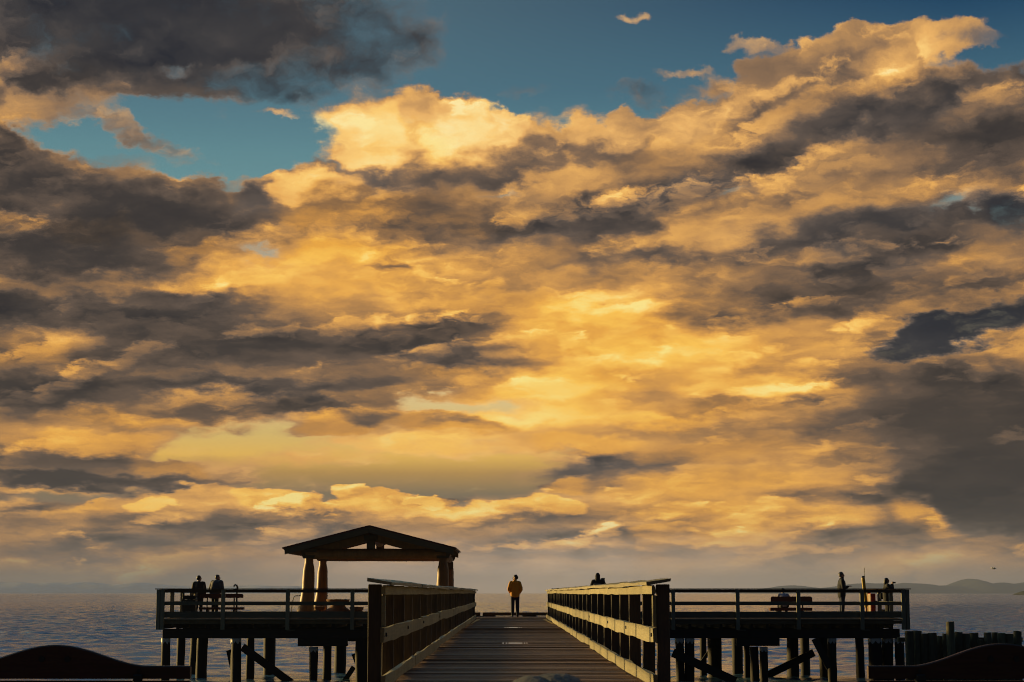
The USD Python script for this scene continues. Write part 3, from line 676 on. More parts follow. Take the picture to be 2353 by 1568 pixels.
for yy in (YF + 0.45, 76.4, YB - 0.6):
    x0 = PX0 + 0.35 if yy > 73.5 else PX0 + 0.12
    pier.part('cap_beam', bx(x0, PX1 - 0.25, yy - 0.16, yy + 0.16, -0.76, -0.405), M['beam'])
# low kerb timbers round the outer edges, raised on blocks
for (x0, x1, y0, y1) in [(-13.7, -9.6, 79.72, 79.9), (-9.58, -5.5, 79.72, 79.9), (-5.48, -1.22, 79.72, 79.9), (-1.12, 2.9, 79.72, 79.9), (2.92, 7.0, 79.72, 79.9), (7.02, 11.2, 79.72, 79.9), (11.22, 15.6, 79.72, 79.9)]:
    pier.part('kerb', bx(x0, x1, y0, y1, 0.034, 0.175, 0.012), M['fascia'])
    for xx in np.linspace(x0 + 0.25, x1 - 0.25, 3):
        pier.part('kerb_block', bx(xx - 0.3, xx + 0.3, y0 + 0.01, y1 - 0.01, 0.001, 0.033), M['beam'])
# piles: X of the axis, width, top Y, distance, lean (in X per px of height), flashing
def pile(Xc, w, D, ztop=-0.762, lean=0.0, flash=False, zb=-3.6):
    x = xat(Xc, D)
    p = pier.part('pile', pile_mesh(x, D, zb, ztop, w / F_PX * D / 2, lean=(lean, 0), seed=int(Xc)), M['pile'], smooth=40)
    if flash:
        r = w / F_PX * D / 2 * 1.06
        n = 10; a0 = np.linspace(math.pi * 1.08, math.pi * 1.92, n + 1)
        top = ztop - 0.005
        v, f = [], []
        for i, a in enumerate(a0):
            drop = 0.10 + 0.16 * abs(((i * 2.0 / n) * 1.5) % 1.0 - 0.5) * 2 * (0.7 + 0.3 * rng.random())
            for rr in (r, r + 0.004):
                v += [(x + rr * math.cos(a), D + rr * math.sin(a), top), (x + rr * math.cos(a) - lean * drop, D + rr * math.sin(a), top - drop)]
        for i in range(n):
            b = i * 4
            f += [(b + 2, b + 3, b + 7, b + 6), (b, b + 4, b + 5, b + 1), (b, b + 2, b + 6, b + 4), (b + 1, b + 5, b + 7, b + 3)]
        f = np.array(f); pier.part('flashing', trimesh.Trimesh(np.array(v), np.vstack([f[:, [0, 1, 2]], f[:, [0, 2, 3]]]), process=False), M['flash'], under=p)
F1, F2, F3 = YF + 0.45, 76.4, YB - 0.6
for a in [(384, 20, F1, -.762, 0, 1), (419, 20, F2, -.762, 0, 0), (450, 21, F3, -.762, 0.01, 0), (468, 26, F2, -.762, 0.015, 0), (545, 23, F1, -.762, -0.01, 1), (578, 19, F2, -.762, 0, 0), (621.5, 28, F3, -.762, 0, 0),
          (722.5, 20, F1, -1.10, 0, 1), (754, 20, F2, -.762, 0, 0), (784, 27, F3, -.762, 0, 0), (833, 29, F1, -.762, 0, 0), (868, 26, F2, -.762, 0, 0), (905, 26, F3, -.762, 0, 0),
          (1559.5, 20, F1, -.762, -0.03, 1), (1583, 21, F1, -.762, 0, 1), (1614, 15, F3, -.762, 0, 0), (1639.5, 32, F2, -.762, -0.02, 0), (1691, 26, F3, -.762, -0.02, 0), (1714, 14, F2, -.762, 0, 0),
          (1730.5, 20, F1 + 0.3, -1.10, -0.02, 0), (1752, 18, F1, -1.10, 0, 1), (1818, 27, F2, -.762, -0.01, 0), (1847, 21, F3, -.762, 0, 0), (1887, 24, F2, -.762, -0.06, 0), (1908.5, 20, F1, -.762, 0, 1),
          (1971.5, 20, F2, -.762, -0.02, 0), (2006, 30, F1, -.762, -0.03, 1), (2036, 26, F1 + 0.2, -.762, 0, 1), (2063, 22, F1, -.762, -0.01, 1)]:
    pile(*a[:3], ztop=a[3], lean=a[4], flash=bool(a[5]))
def lower_beam(X0, X1, Y0, Y1, D, d=0.36):
    pier.part('lower_beam', bx(xat(X0, D), xat(X1, D), D - d / 2, D + d / 2, zat(Y1, D), zat(Y0, D)), M['beam'])
lower_beam(687, 800, 1466.5, 1485, F1); lower_beam(790, 837, 1466.5, 1474, F3)
lower_beam(1690, 1788, 1466.5, 1484.5, F1)
def brace(X0, Y0, X1, Y1, w, D):
    (x0, z0), (x1, z1) = at(X0, Y0, D), at(X1, Y1, D)
    d = np.array([x1 - x0, z1 - z0]); L = np.linalg.norm(d); d /= L; n = np.array([-d[1], d[0]]) * w / 2
    pts = [(q[0], D + e, q[1]) for e in (-0.06, 0.06) for q in ((x0 + n[0], z0 + n[1]), (x0 - n[0], z0 - n[1]), (x1 + n[0], z1 + n[1]), (x1 - n[0], z1 - n[1]))]
    pier.part('brace', hull(pts), M['beam'])
brace(557, 1487, 672, 1572, 0.30, F1 - 0.35); brace(526, 1494, 545, 1580, 0.22, F2 - 0.3); brace(813, 1533, 790, 1568, 0.2, F2); brace(812, 1503, 822, 1530, 0.16, F3 - 0.3)
brace(1546, 1500, 1690, 1566, 0.34, F1 - 0.32); brace(1755, 1556, 1870, 1500, 0.30, F2 - 0.3); brace(1872, 1468, 1906, 1535, 0.26, F1 - 0.33); brace(1603, 1535, 1632, 1494, 0.14, F3 - 0.3)

# ------------------------------------------------------------------ railings of the pier head
def front_railing(x0, x1, posts, label, ends):
    t = Thing('pier_railing', label, 'railing', ((x0 + x1) / 2, YF - 0.1, 0))
    yo = YF - 0.053                                # posts hang on the outside of the deck edge
    for k, x in enumerate(posts):
        w = 0.15
        t.part('post', bx(x - w / 2, x + w / 2, yo - 0.15, yo - 0.004, -0.425, 1.135, 0.008), M['front_post'])
        if k in (2, 4): t.part('bracket', bx(x - 0.02, x + 0.30, yo - 0.12, yo - 0.02, -0.447, -0.428, 0.004), M['front_post'])
    yi0, yi1 = yo, yo + 0.045
    t.part('cap', bx(x0 - (0.12 if ends < 0 else 0), x1 + (0.12 if ends > 0 else 0), yo - 0.20, yo + 0.10, 1.138, 1.176), M['cap_dark'])
    cuts = [x0] + [p for p in posts[1:-1:2]] + [x1]
    for a, b in zip(cuts[:-1], cuts[1:]):
        t.part('top_rail', bx(a + .003, b - .003, yi0, yi1, 1.012 + rng.normal(0, .003), 1.134), M['cap_dark'])
        t.part('mid_rail', bx(a + .003, b - .003, yi0, yi1, 0.525 + rng.normal(0, .004), 0.668), M['front_rail'])
        t.part('kick_rail', bx(a + .003, b - .003, yi0, yi1, 0.035, 0.285 + rng.normal(0, .004)), M['front_rail'])
    return t
def side_railing(t, x, s):
    """The short side of the same railing, running back along the pier's end."""
    for yy in (75.0, 77.3, 79.6):
        t.part('post', bx(*sorted((x - s * 0.15, x - s * 0.005)), yy - 0.075, yy + 0.075, -0.3, 1.135, 0.008), M['front_post'])
    t.part('cap', bx(*sorted((x - s * 0.20, x + s * 0.10)), YF + 0.06, YB - 0.2, 1.138, 1.176), M['cap_dark'])
    t.part('top_rail', bx(*sorted((x + s * 0.002, x + s * 0.045)), YF + 0.0, YB - 0.25, 1.012, 1.134), M['cap_dark'])
    t.part('mid_rail', bx(*sorted((x + s * 0.002, x + s * 0.045)), YF + 0.0, YB - 0.25, 0.525, 0.668), M['front_rail'])
    t.part('kick_rail', bx(*sorted((x + s * 0.002, x + s * 0.045)), YF + 0.0, YB - 0.25, 0.035, 0.17), M['front_rail'])
tl = front_railing(PX0, XL - 0.19, [-13.55, -11.18, -8.65, -6.12, -3.6], 'grey painted railing across the left front of the pier, beside the shelter', -1)
tl.part('post', bx(PX0 - 0.06, PX0 + 0.08, YF - 0.20, YF + 0.02, -0.425, 1.13, 0.008), M['front_post'])
side_railing(tl, PX0 + 0.2, 1)
tr = front_railing(XR + 0.19, PX1, [3.9, 6.43, 8.96, 11.34, 13.83, 15.45], 'grey painted railing across the right front of the pier, with people behind its end', +1)
tr.part('post', bx(PX1 - 0.07, PX1 + 0.06, YF - 0.20, YF + 0.02, -0.425, 1.13, 0.008), M['front_post'])
side_railing(tr, PX1 - 0.25, -1)

# ------------------------------------------------------------------ shelter of logs
sh = Thing('log_shelter', 'open log shelter with a low gabled red roof on the left of the pier', 'shelter', (-5.4, 76.5, 0))
FY, RY = 73.9, 79.3
def log_column(Xc, D, seed, top_z):
    x = xat(Xc, D)
    zs = np.array([0.0, 0.15, 0.35, 0.6, 0.9, 1.2, 1.6, 1.9, 2.05, 2.16, 2.25, top_z])
    rs = np.array([0.43, 0.38, 0.325, 0.285, 0.26, 0.245, 0.232, 0.222, 0.20, 0.172, 0.165, 0.165])
    cxs = x - np.array([0.16, 0.13, 0.10, 0.07, 0.04, 0.02, 0.0, 0, 0, 0, 0, 0])
    zz = np.linspace(0, top_z, 40)
    m = tube(np.stack([np.interp(zz, zs, cxs), np.full(40, D), zz], 1), np.interp(zz, zs, rs), 20)
    c = np.interp(m.vertices[:, 2], zs, cxs)
    d = m.vertices[:, :2] - np.c_[c, np.full(len(c), D)]
    s = 1 + 0.10 * (meshkit.fbm(np.c_[d * 3.0, m.vertices[:, 2] * 1.2 + seed * 3], 3, seed) - 0.5) * 2
    m.vertices[:, :2] = np.c_[c, np.full(len(c), D)] + d * s[:, None]
    sh.part('log_column', m, M['log'], smooth=50)
    return x
xa = log_column(709, FY, 1, 2.38); xb = log_column(741, RY, 2, 2.38)
xc = log_column(1018, FY, 3, 2.38); xd = log_column(1031, RY, 4, 2.38)
def log_beam(p0, p1, r, seed, name='log_beam', mat='log', n=14):
    p0, p1 = np.array(p0, float), np.array(p1, float)
    k = 16; pts = p0 + (p1 - p0) * np.linspace(0, 1, k)[:, None]
    rr = r * (1 + 0.06 * (np.array([meshkit.noise([i * 0.7, seed * 3.1, 0], 4) for i in range(k)]) - 0.5) * 2)
    return sh.part(name, tube(pts, rr, n), M[mat], smooth=40)
def apex(D): return xat(847, FY - 1.0) if False else (xa + xc) / 2 + 0.0
XA = xat(847, 72.95)
def roof_z(x, y=0): return 3.66 - abs(x - XA) * 0.2555       # upper face of the roof
for D, s in ((FY, 0), (RY, 5)):
    ztie = 2.42 + 0.13
    log_beam((xa - 0.12 if D == FY else xb - 0.2, D, ztie), (xc + 0.12 if D == FY else xd + 0.2, D, ztie), 0.205, 10 + s, 'tie_beam')
    # king post: a broad block that narrows downwards
    kx = XA
    sh.part('king_post', hull([(kx + a, D + b, z) for z, w in ((3.30, 0.27), (3.12, 0.26), (3.04, 0.20)) for a in (-w, w) for b in (-0.15, 0.15)]), M['fascia'])
    sh.part('king_post', bx(kx - 0.16, kx + 0.16, D - 0.14, D + 0.14, 2.74, 3.06), M['fascia'])
    for sx in (-1, 1):
        xe = XA + sx * 2.62
        pts = [(x, D + b, z + dz) for (x, z) in ((XA + sx * 0.05, 3.36), (xe, 3.36 - 2.57 * 0.2555)) for dz in (-0.30 if D == FY else -0.12, 0.0) for b in (-0.09, 0.09)]
        sh.part('rafter_log', hull(pts), M['log'])
for xx, zz, r in ((XA, 3.20, 0.17), (xa - 0.05, 2.62, 0.17), (xc + 0.02, 2.62, 0.17)):
    log_beam((xx, 73.95, zz), (xx, 79.9, zz), r, int(abs(xx) * 10), 'purlin')
# pale sawn ends of the rear logs
for (Xc, Yc, r) in ((872, 1247, 0.19), (1033.5, 1286, 0.135)):
    x, z = at(Xc, Yc, 79.0)
    sh.part('cut_log_end', tube([(x, 78.78, z), (x, 79.25, z)], r, 16), M['cut_log'], smooth=40)
    sh.part('log_block', bx(x - 0.14, x + 0.14, 79.0, 79.3, z - 0.42, z - r * 0.8), M['fascia'])
# bracket blocks on the columns
for xx, D in ((xa, FY), (xb, RY), (xc, FY), (xd, RY)):
    sh.part('bracket', hull([(xx + a * s, D + b, z) for z, s in ((2.37, 0.22), (2.46, 0.26), (2.74, 0.34)) for a in (-1, 1) for b in (-0.2, 0.2)]), M['fascia'])
RY0, RY1 = 72.95, 80.1
def slope(x0, x1, y0, y1, t, drop):
    z0, z1 = roof_z(x0) - drop, roof_z(x1) - drop
    return hull([(x, y, z - d) for x, z in ((x0, z0), (x1, z1)) for y in (y0, y1) for d in (0, t)])
hw = 3.43
for sx in (-1, 1):
    e = XA + sx * hw
    sh.part('roof', slope(XA + sx * 0.002, e, RY0, RY1, 0.06, 0.0), M['roof_edge'])
    sh.part('roof_deck', slope(XA + sx * 0.002, e - sx * 0.05, RY0 + 0.12, RY1 - 0.12, 0.05, 0.064), M['fascia'])
    for yy in (RY0 + 0.015, RY1 - 0.06):
        sh.part('fascia', slope(XA + sx * 0.002, e - sx * 0.10, yy, yy + 0.045, 0.24, 0.062), M['fascia'])
    for k, yy in enumerate(np.arange(RY0 + 0.45, RY1 - 0.3, 0.55)):
        sh.part('rafter', slope(XA + sx * 0.2, e - sx * 0.16, yy - 0.045, yy + 0.045, 0.17, 0.118), M['fascia'])

# picnic table of cast concrete under the shelter
TD = 76.2
pt = Thing('picnic_table', 'round orange-brown concrete picnic table with curved seats under the log shelter', 'picnic table', (xat(777, TD), TD, 0))
tx = xat(777, TD)
pt.part('table_top', lathe([(0, 0.60), (0.40, 0.60), (0.45, 0.64), (0.49, 0.725), (0.47, 0.745), (0, 0.755)], tx, TD), M['concrete'], smooth=40)
pt.part('pedestal', lathe([(0, 0.0), (0.62, 0.0), (0.60, 0.16), (0.50, 0.30), (0.36, 0.40), (0.30, 0.47), (0.30, 0.54), (0.36, 0.60), (0, 0.60)], tx, TD), M['concrete'], smooth=40)
for a0 in (-0.6, math.pi - 0.6):
    sec = [(0.66, 0.30), (1.02, 0.30), (1.06, 0.40), (1.04, 0.435), (0.62, 0.435), (0.62, 0.36)]
    v, f = [], []
    aa = np.linspace(a0, a0 + 1.2, 13)
    for a in aa:
        v += [(tx + r * math.cos(a), TD + r * math.sin(a), z) for r, z in sec]
    for i in range(12):
        for j in range(6):
            k2 = (j + 1) % 6
            f.append((i * 6 + j, i * 6 + k2, (i + 1) * 6 + k2, (i + 1) * 6 + j))
    f = [(a, b, c) for a, b, c, d in f] + [(a, c, d) for a, b, c, d in f] + [(0, i + 1, i) for i in range(1, 5)] + [(72, 72 + i, 73 + i) for i in range(1, 5)]
    m = trimesh.Trimesh(np.array(v), np.array(f), process=False); m.fix_normals()
    pt.part('seat', m, M['concrete'], smooth=40)
    am = a0 + 0.6
    c = np.array([tx + 0.84 * math.cos(am), TD + 0.84 * math.sin(am)])
    pt.part('seat_base', hull([(c[0] + u * w, c[1] + q * 0.22, z) for u in (-1, 1) for q in (-1, 1) for z, w in ((0.0, 0.24), (0.30, 0.15))]), M['concrete'])
# small pale post by the table and a thin hoop by the column
single('short_post', bx(xat(729, 74.4) - 0.06, xat(729, 74.4) + 0.06, 74.34, 74.46, 0.0, zat(1402, 74.4), 0.012), M['front_post'], 'short pale wooden post beside the flared foot of the front left log column', 'post')
hp = Thing('hoop_rail', 'thin dark bent handrail hoop just left of the front left log column', 'handrail', (xat(677, 78.8), 78.8, 0))
X0, X1 = xat(673, 78.8), xat(705, 78.8); zt = zat(1369.5, 78.8)
hp.part('hoop', tube([(X0 - 0.06, 78.8, 0.0), (X0 - 0.03, 78.8, 0.55), (X0 + 0.03, 78.8, zt - 0.08), (X0 + 0.10, 78.8, zt), (X1, 78.8, zt + 0.01), (X1 + 0.05, 78.8, zt - 0.08), (X1 + 0.06, 78.8, 0.0)], 0.018, 8), M['iron'], smooth=40)

# ------------------------------------------------------------------ benches and bins on the pier
def pier_bench(X0, X1, D, label, back, seat, split=False):
    """A heavy timber bench facing the sea, seen from behind; back and seat are (top z, bottom z)."""
    x0, x1 = xat(X0, D), xat(X1, D)
    t = Thing('pier_bench', label, 'bench', ((x0 + x1) / 2, D, 0))
    m = hull([(x, D + y, z) for x, z0, z1 in ((x0, back[1], back[0] - 0.05), (x0 + 0.05, back[1], back[0]), (x1 - 0.05, back[1], back[0]), (x1, back[1], back[0] - 0.05)) for z in (z0, z1) for y in (0.0, 0.06)])
    t.part('backrest', m, M['pier_bench'])
    for q in range(3):
        t.part('seat_plank', bx(x0 - 0.03, x1, D + 0.02 + q * 0.16, D + 0.165 + q * 0.16, seat[1] + 0.05, seat[0]), M['pier_bench'])
    for xx in (x0 + 0.30, x1 - 0.38):
        t.part('seat_support', bx(xx - 0.04, xx + 0.04, D + 0.03, D + 0.47, seat[1] - 0.10, seat[1] + 0.045), M['iron'])
        t.part('back_support', bx(xx - 0.025, xx + 0.025, D + 0.062, D + 0.11, seat[1], back[0] - 0.06), M['iron'])
        t.part('leg', bx(xx - 0.17, xx + 0.17, D + 0.08, D + 0.40, 0.004, seat[1] - 0.103, 0.02), M['pier_bench'])
    return t
pier_bench(459, 559, 76.2, 'dark red timber bench on the left of the pier, in front of the standing couple', (0.965, 0.80), (0.42, 0.27))
pier_bench(1771, 1866, 75.4, 'dark red timber bench on the right of the pier with one person sitting on it', (0.86, 0.56), (0.405, 0.23))
b_ = Thing('litter_bin', 'dark litter bin with an open hood at the left end of the pier', 'litter bin', (xat(436, 75.6), 75.6, 0))
x0, x1 = xat(421, 75.6), xat(452, 75.6)
b_.part('bin_body', hull([(x, y, z) for z, e in ((0.02, 0.03), (0.72, 0.0)) for x in (x0 + e, x1 - e) for y in (75.35 + e, 75.85 - e)]), M['binm'])
for x in (x0 + 0.012, x1 - 0.012):
    b_.part('hood_post', bx(x - 0.012, x + 0.012, 75.38, 75.82, 0.723, 1.0), M['binm'])
b_.part('hood', hull([(x, y, z) for z, e in ((1.003, -0.02), (1.08, 0.02), (1.12, 0.10)) for x in (x0 + e, x1 - e) for y in (75.35 + e, 75.85 - e)]), M['binm'])
b_.part('liner', hull([(x, y, z) for z, e in ((0.725, 0.06), (0.90, 0.075)) for x in (x0 + e, x1 - e) for y in (75.42, 75.78)]), M['blue_cloth'])
hk = Thing('hooked_post', 'slim dark post with a curled hook top behind the left railing', 'post', (xat(542, 77.0), 77.0, 0))
hx, hz = at(544.5, 1358, 77.0)
hk.part('stem', tube([(hx, 77.0, 0.0), (hx, 77.0, 0.6), (hx, 77.0, hz)], 0.035, 8), M['iron'], smooth=40)
hk.part('hook', tube([(hx, 77.0, hz), (hx + 0.02, 77.0, hz + 0.13), (hx - 0.01, 77.0, hz + 0.22), (hx - 0.08, 77.0, hz + 0.25), (hx - 0.13, 77.0, hz + 0.20), (hx - 0.12, 77.0, hz + 0.15)], [0.04, 0.04, 0.038, 0.034, 0.03, 0.02], 8), M['iron'], smooth=40)
hk.part('collar', tube([(hx - 0.15, 77.0, hz + 0.05), (hx + 0.03, 77.0, hz + 0.05)], 0.05, 8), M['iron'], smooth=40)

# rescue gear at the right end
RD = 77.2
yp = Thing('rescue_float', 'tall yellow rescue float with a thin pole standing at the right end of the pier', 'rescue float', (xat(1989, RD), RD, 0))
(ax, az_), (bx_, bz) = at(1990.5, 1397, RD), at(1983.5, 1328, RD)
yp.part('float_body', tube([(ax, RD, az_), (ax - (ax - bx_) * 0.05, RD, az_ + 0.12), (bx_, RD, bz - 0.10), (bx_, RD, bz)], [0.05, 0.078, 0.075, 0.07], 14), M['yellow'], smooth=40)
yp.part('end_cap', tube([(bx_, RD, bz + 0.002), (bx_ - 0.005, RD, bz + 0.05), (bx_ - 0.005, RD, bz + 0.07)], [0.08, 0.075, 0.04], 14), M['iron'], smooth=40)
(cx_, cz) = at(1985, 1305, RD)
yp.part('pole', tube([(bx_ + 0.055, RD, bz + 0.03), (bx_ + 0.05, RD, bz + 0.2), (cx_ + 0.02, RD, cz)], 0.014, 6), M['iron'], smooth=40)
yp.part('strap', tube([(ax - 0.03, RD, zat(1384, RD)), (ax - 0.033, RD, zat(1382, RD))], 0.086, 14), M['iron'], smooth=40)
yp.part('stand', bx(ax - 0.03, ax + 0.05, RD - 0.04, RD + 0.04, 0.0, az_ - 0.004), M['crate'])
bc = Thing('rescue_cabinet', 'narrow dark red cabinet with sunlight coloured cream on its side next to the yellow float', 'cabinet', (xat(2006, RD), RD, 0))
x0, x1 = xat(2001, RD), xat(2011.5, RD)
bc.part('cabinet_body', bx(x0, x1, RD, RD + 0.62, 0.05, 0.98), M['red'])
bc.part('side_panel', bx(x0 - 0.02, x0 - 0.003, RD + 0.02, RD + 0.60, 0.07, 0.96), M['cream'])  # cream colour stands in for sunlight on the red side
bc.part('side_batten', bx(x0 - 0.04, x0 - 0.022, RD + 0.52, RD + 0.60, 0.07, 0.96), M['crate'])
bc.part('foot', bx(x0 - 0.02, x1 + 0.02, RD + 0.04, RD + 0.58, 0.004, 0.047), M['iron'])
single('small_crate', bx(xat(2021, 77.6), xat(2033.5, 77.6), 77.45, 77.75, 0.012, zat(1400.5, 77.6), 0.012), M['crate'], 'small orange plywood crate on the deck beside the woman in the dark coat', 'crate')

# ------------------------------------------------------------------ old pile wall on the right
WD = 69.5
stubs = [(2086, 20, 1451), (2104, 24, 1450), (2122, 22, 1456), (2139, 22, 1455), (2156, 17, 1462), (2170, 16, 1457), (2181, 19, 1429), (2183, 24, 1454), (2200, 18, 1453), (2216, 19, 1456), (2235, 21, 1455), (2249, 13, 1470),
         (2266, 18, 1454), (2282, 14, 1454), (2298, 20, 1455), (2316, 20, 1457), (2335, 19, 1451)]
pw = Thing('pile_wall', 'row of old broken timber piles standing in the water at the right', 'pile wall', (xat(2210, WD), WD, WATER))
for k, (X, w, Y) in enumerate(stubs):
    D = WD + (0.35 if k % 3 == 1 else 0) - (0.5 if k == 6 else 0) + rng.normal(0, 0.05)
    z1 = zat(Y, D)
    p = pile_mesh(xat(X, D), D, -3.6, z1, w / F_PX * D / 2, lean=(rng.normal(0, 0.012), 0), seed=300 + k, n=10)
    pw.part('pile', p, M['old_pile'], smooth=40)
pw.part('waler', bx(xat(2060, WD + 0.5), xat(2345, WD + 0.5), WD + 0.42, WD + 0.66, zat(1476, WD), zat(1466, WD)), M['old_pile'])
for k, (X, w) in enumerate([(2095, 19), (2113, 20), (2131, 19), (2148, 20), (2192, 20), (2226, 20), (2257, 20), (2290, 18), (2307, 18), (2326, 18)]):
    pw.part('pile', pile_mesh(xat(X, WD + 0.9), WD + 0.9, -3.6, zat(1472 + rng.normal(0, 2), WD + 0.9), w / F_PX * WD / 2, seed=400 + k, n=10), M['old_pile'], smooth=40)

# ------------------------------------------------------------------ shore benches with wavy backs
def wavy_bench(Xc, Yhump, label):
    D = 12.4
    x = xat(Xc, D); zt = zat(Yhump, D); ze = zat(1530, D); zb = zat(1560, D)
    t = Thing('shore_bench', label, 'bench', (x, D - 0.3, -0.24), group=None)
    us = np.linspace(-0.9, 0.9, 61)
    prof = ze + (zt - ze) * np.clip(0.5 + 0.5 * np.cos(np.pi * np.clip(np.abs(us) / 0.62, 0, 1)), 0, 1) ** 0.92
    v, f = [], []
    for u_, z_ in zip(us, prof):
        for yy, e in ((-0.028, 0), (0.028, 0)):
            v += [(x + u_, D + yy, zb), (x + u_, D + yy, z_ - 0.008), (x + u_, D + yy * 0.6, z_)]
    for i in range(60):
        b = i * 6; c = b + 6
        ring = [0, 1, 2, 5, 4, 3]
        for k in range(6):
            a_, d_ = ring[k], ring[(k + 1) % 6]
            f += [(b + a_, b + d_, c + d_), (b + a_, c + d_, c + a_)]
    for b in (0, 360):
        f += [(b + 0, b + 1, b + 2), (b + 0, b + 2, b + 5), (b + 0, b + 5, b + 4), (b + 0, b + 4, b + 3)]
    m = trimesh.Trimesh(np.array(v), np.array(f), process=False); m.fix_normals()
    t.part('backrest', m, M['bench'], smooth=30)
    for k in range(3):
        z1 = zb - 0.012 - k * 0.125
        t.part('back_slat', bx(x - 0.9, x + 0.9, D - 0.025 - k * 0.01, D + 0.022 - k * 0.01, z1 - 0.11, z1), M['bench'])
    for k in range(4):
        t.part('seat_slat', bx(x - 0.9, x + 0.9, D + 0.04 + k * 0.115, D + 0.145 + k * 0.115, 0.155, 0.195), M['bench'])
    for s in (-0.56, 0.56):
        t.part('back_post', bx(x + s - 0.03, x + s + 0.03, D - 0.075, D - 0.032, -0.20, zb + 0.03), M['iron'])
        t.part('leg', bx(x + s - 0.03, x + s + 0.03, D + 0.42, D + 0.48, -0.26, 0.15), M['iron'])
        t.part('seat_bearer', bx(x + s - 0.03, x + s + 0.03, D + 0.03, D + 0.415, 0.09, 0.15), M['iron'])
        t.part('leg', bx(x + s - 0.03, x + s + 0.03, D - 0.075, D - 0.01, -0.26, -0.203), M['iron'])
    for q in (-0.085, 0.085):
        zc = zat(1515, D)
        t.part('bolt', tube([(x + q, D - 0.036, zc), (x + q, D - 0.029, zc)], 0.02, 12), M['iron'])
    for s in (-0.56, 0.56):
        t.part('bolt', tube([(x + s, D - 0.036, zat(1541, D)), (x + s, D - 0.029, zat(1541, D))], 0.012, 10), M['iron'])
    return t, x, D
wavy_bench(133, 1482, 'dark bench with a wave-shaped back in the lower left corner of the shore')
t2, x2, D2 = wavy_bench(2298, 1479, 'dark bench with a wave-shaped back in the lower right corner, before the piles')
# arm of the right bench, just showing past its back
t2.part('armrest', hull([(xat(a, D2 + 0.55), D2 + yy, zat(b, D2 + 0.55)) for a, b in ((2205, 1512), (2205, 1526), (2222, 1510), (2222, 1526)) for yy in (0.1, 0.6)]), M['bench'])
t2.part('arm_brace', hull([(xat(a, D2 + 0.6), D2 + yy, zat(b, D2 + 0.6)) for a, b in ((2152, 1518), (2152, 1521), (2206, 1524), (2206, 1528)) for yy in (0.5, 0.6)]), M['bench'])

# ------------------------------------------------------------------ boulder in the foreground
def boulder(Xa, Xb, Yt, D, seed, flat=0.42):
    x0, x1 = xat(Xa, D), xat(Xb, D); zt = zat(Yt, D)
    m = trimesh.creation.icosphere(5)
    v = m.vertices
    n = meshkit.fbm(v * 1.5 + seed, 5, seed)
    v = v * (0.82 + 0.42 * n)[:, None]
    v *= np.array([(x1 - x0) / 2 / abs(v[:, 0]).max(), 0.4, 1.0])
    v[:, 2] *= flat; v[:, 2] += zt - v[:, 2].max()
    v[:, 0] += (x0 + x1) / 2 - (v[:, 0].max() + v[:, 0].min()) / 2; v[:, 1] += D
    return trimesh.Trimesh(v, m.faces, process=False)
rk = cat([boulder(1215, 1352, 1549, 8.0, 4, 0.07), boulder(1160, 1290, 1553, 7.95, 2, 0.055)])
single('boulder', cat([rk, boulder(1130, 1380, 1572, 8.0, 9)]), M['rock'], 'rough blue-grey boulder at the bottom centre, in front of the walkway', 'boulder', smooth=True)
# ------------------------------------------------------------------ people
def ball(p, r, n=14): return Manifold.sphere(float(r), n).translate([float(c) for c in p])
def bone(p, q, r, s): return Manifold.batch_hull([ball(p, r), ball(q, s)])
def chain(pts, rs): return [bone(pts[i], pts[i + 1], rs[i], rs[i + 1]) for i in range(len(pts) - 1)]
def blend(ms, edge=0.03, it=8):
    m = Manifold.batch_boolean(ms, m3.OpType.Add).refine_to_length(edge).to_mesh()
    t = trimesh.Trimesh(np.array(m.vert_properties[:, :3], float), np.array(m.tri_verts), process=True)
    return trimesh.smoothing.filter_taubin(t, 0.5, -0.53, it)
def ellipsoid(c, r, n=16): return Manifold.sphere(1.0, n).scale([float(x) for x in r]).translate([float(x) for x in c])

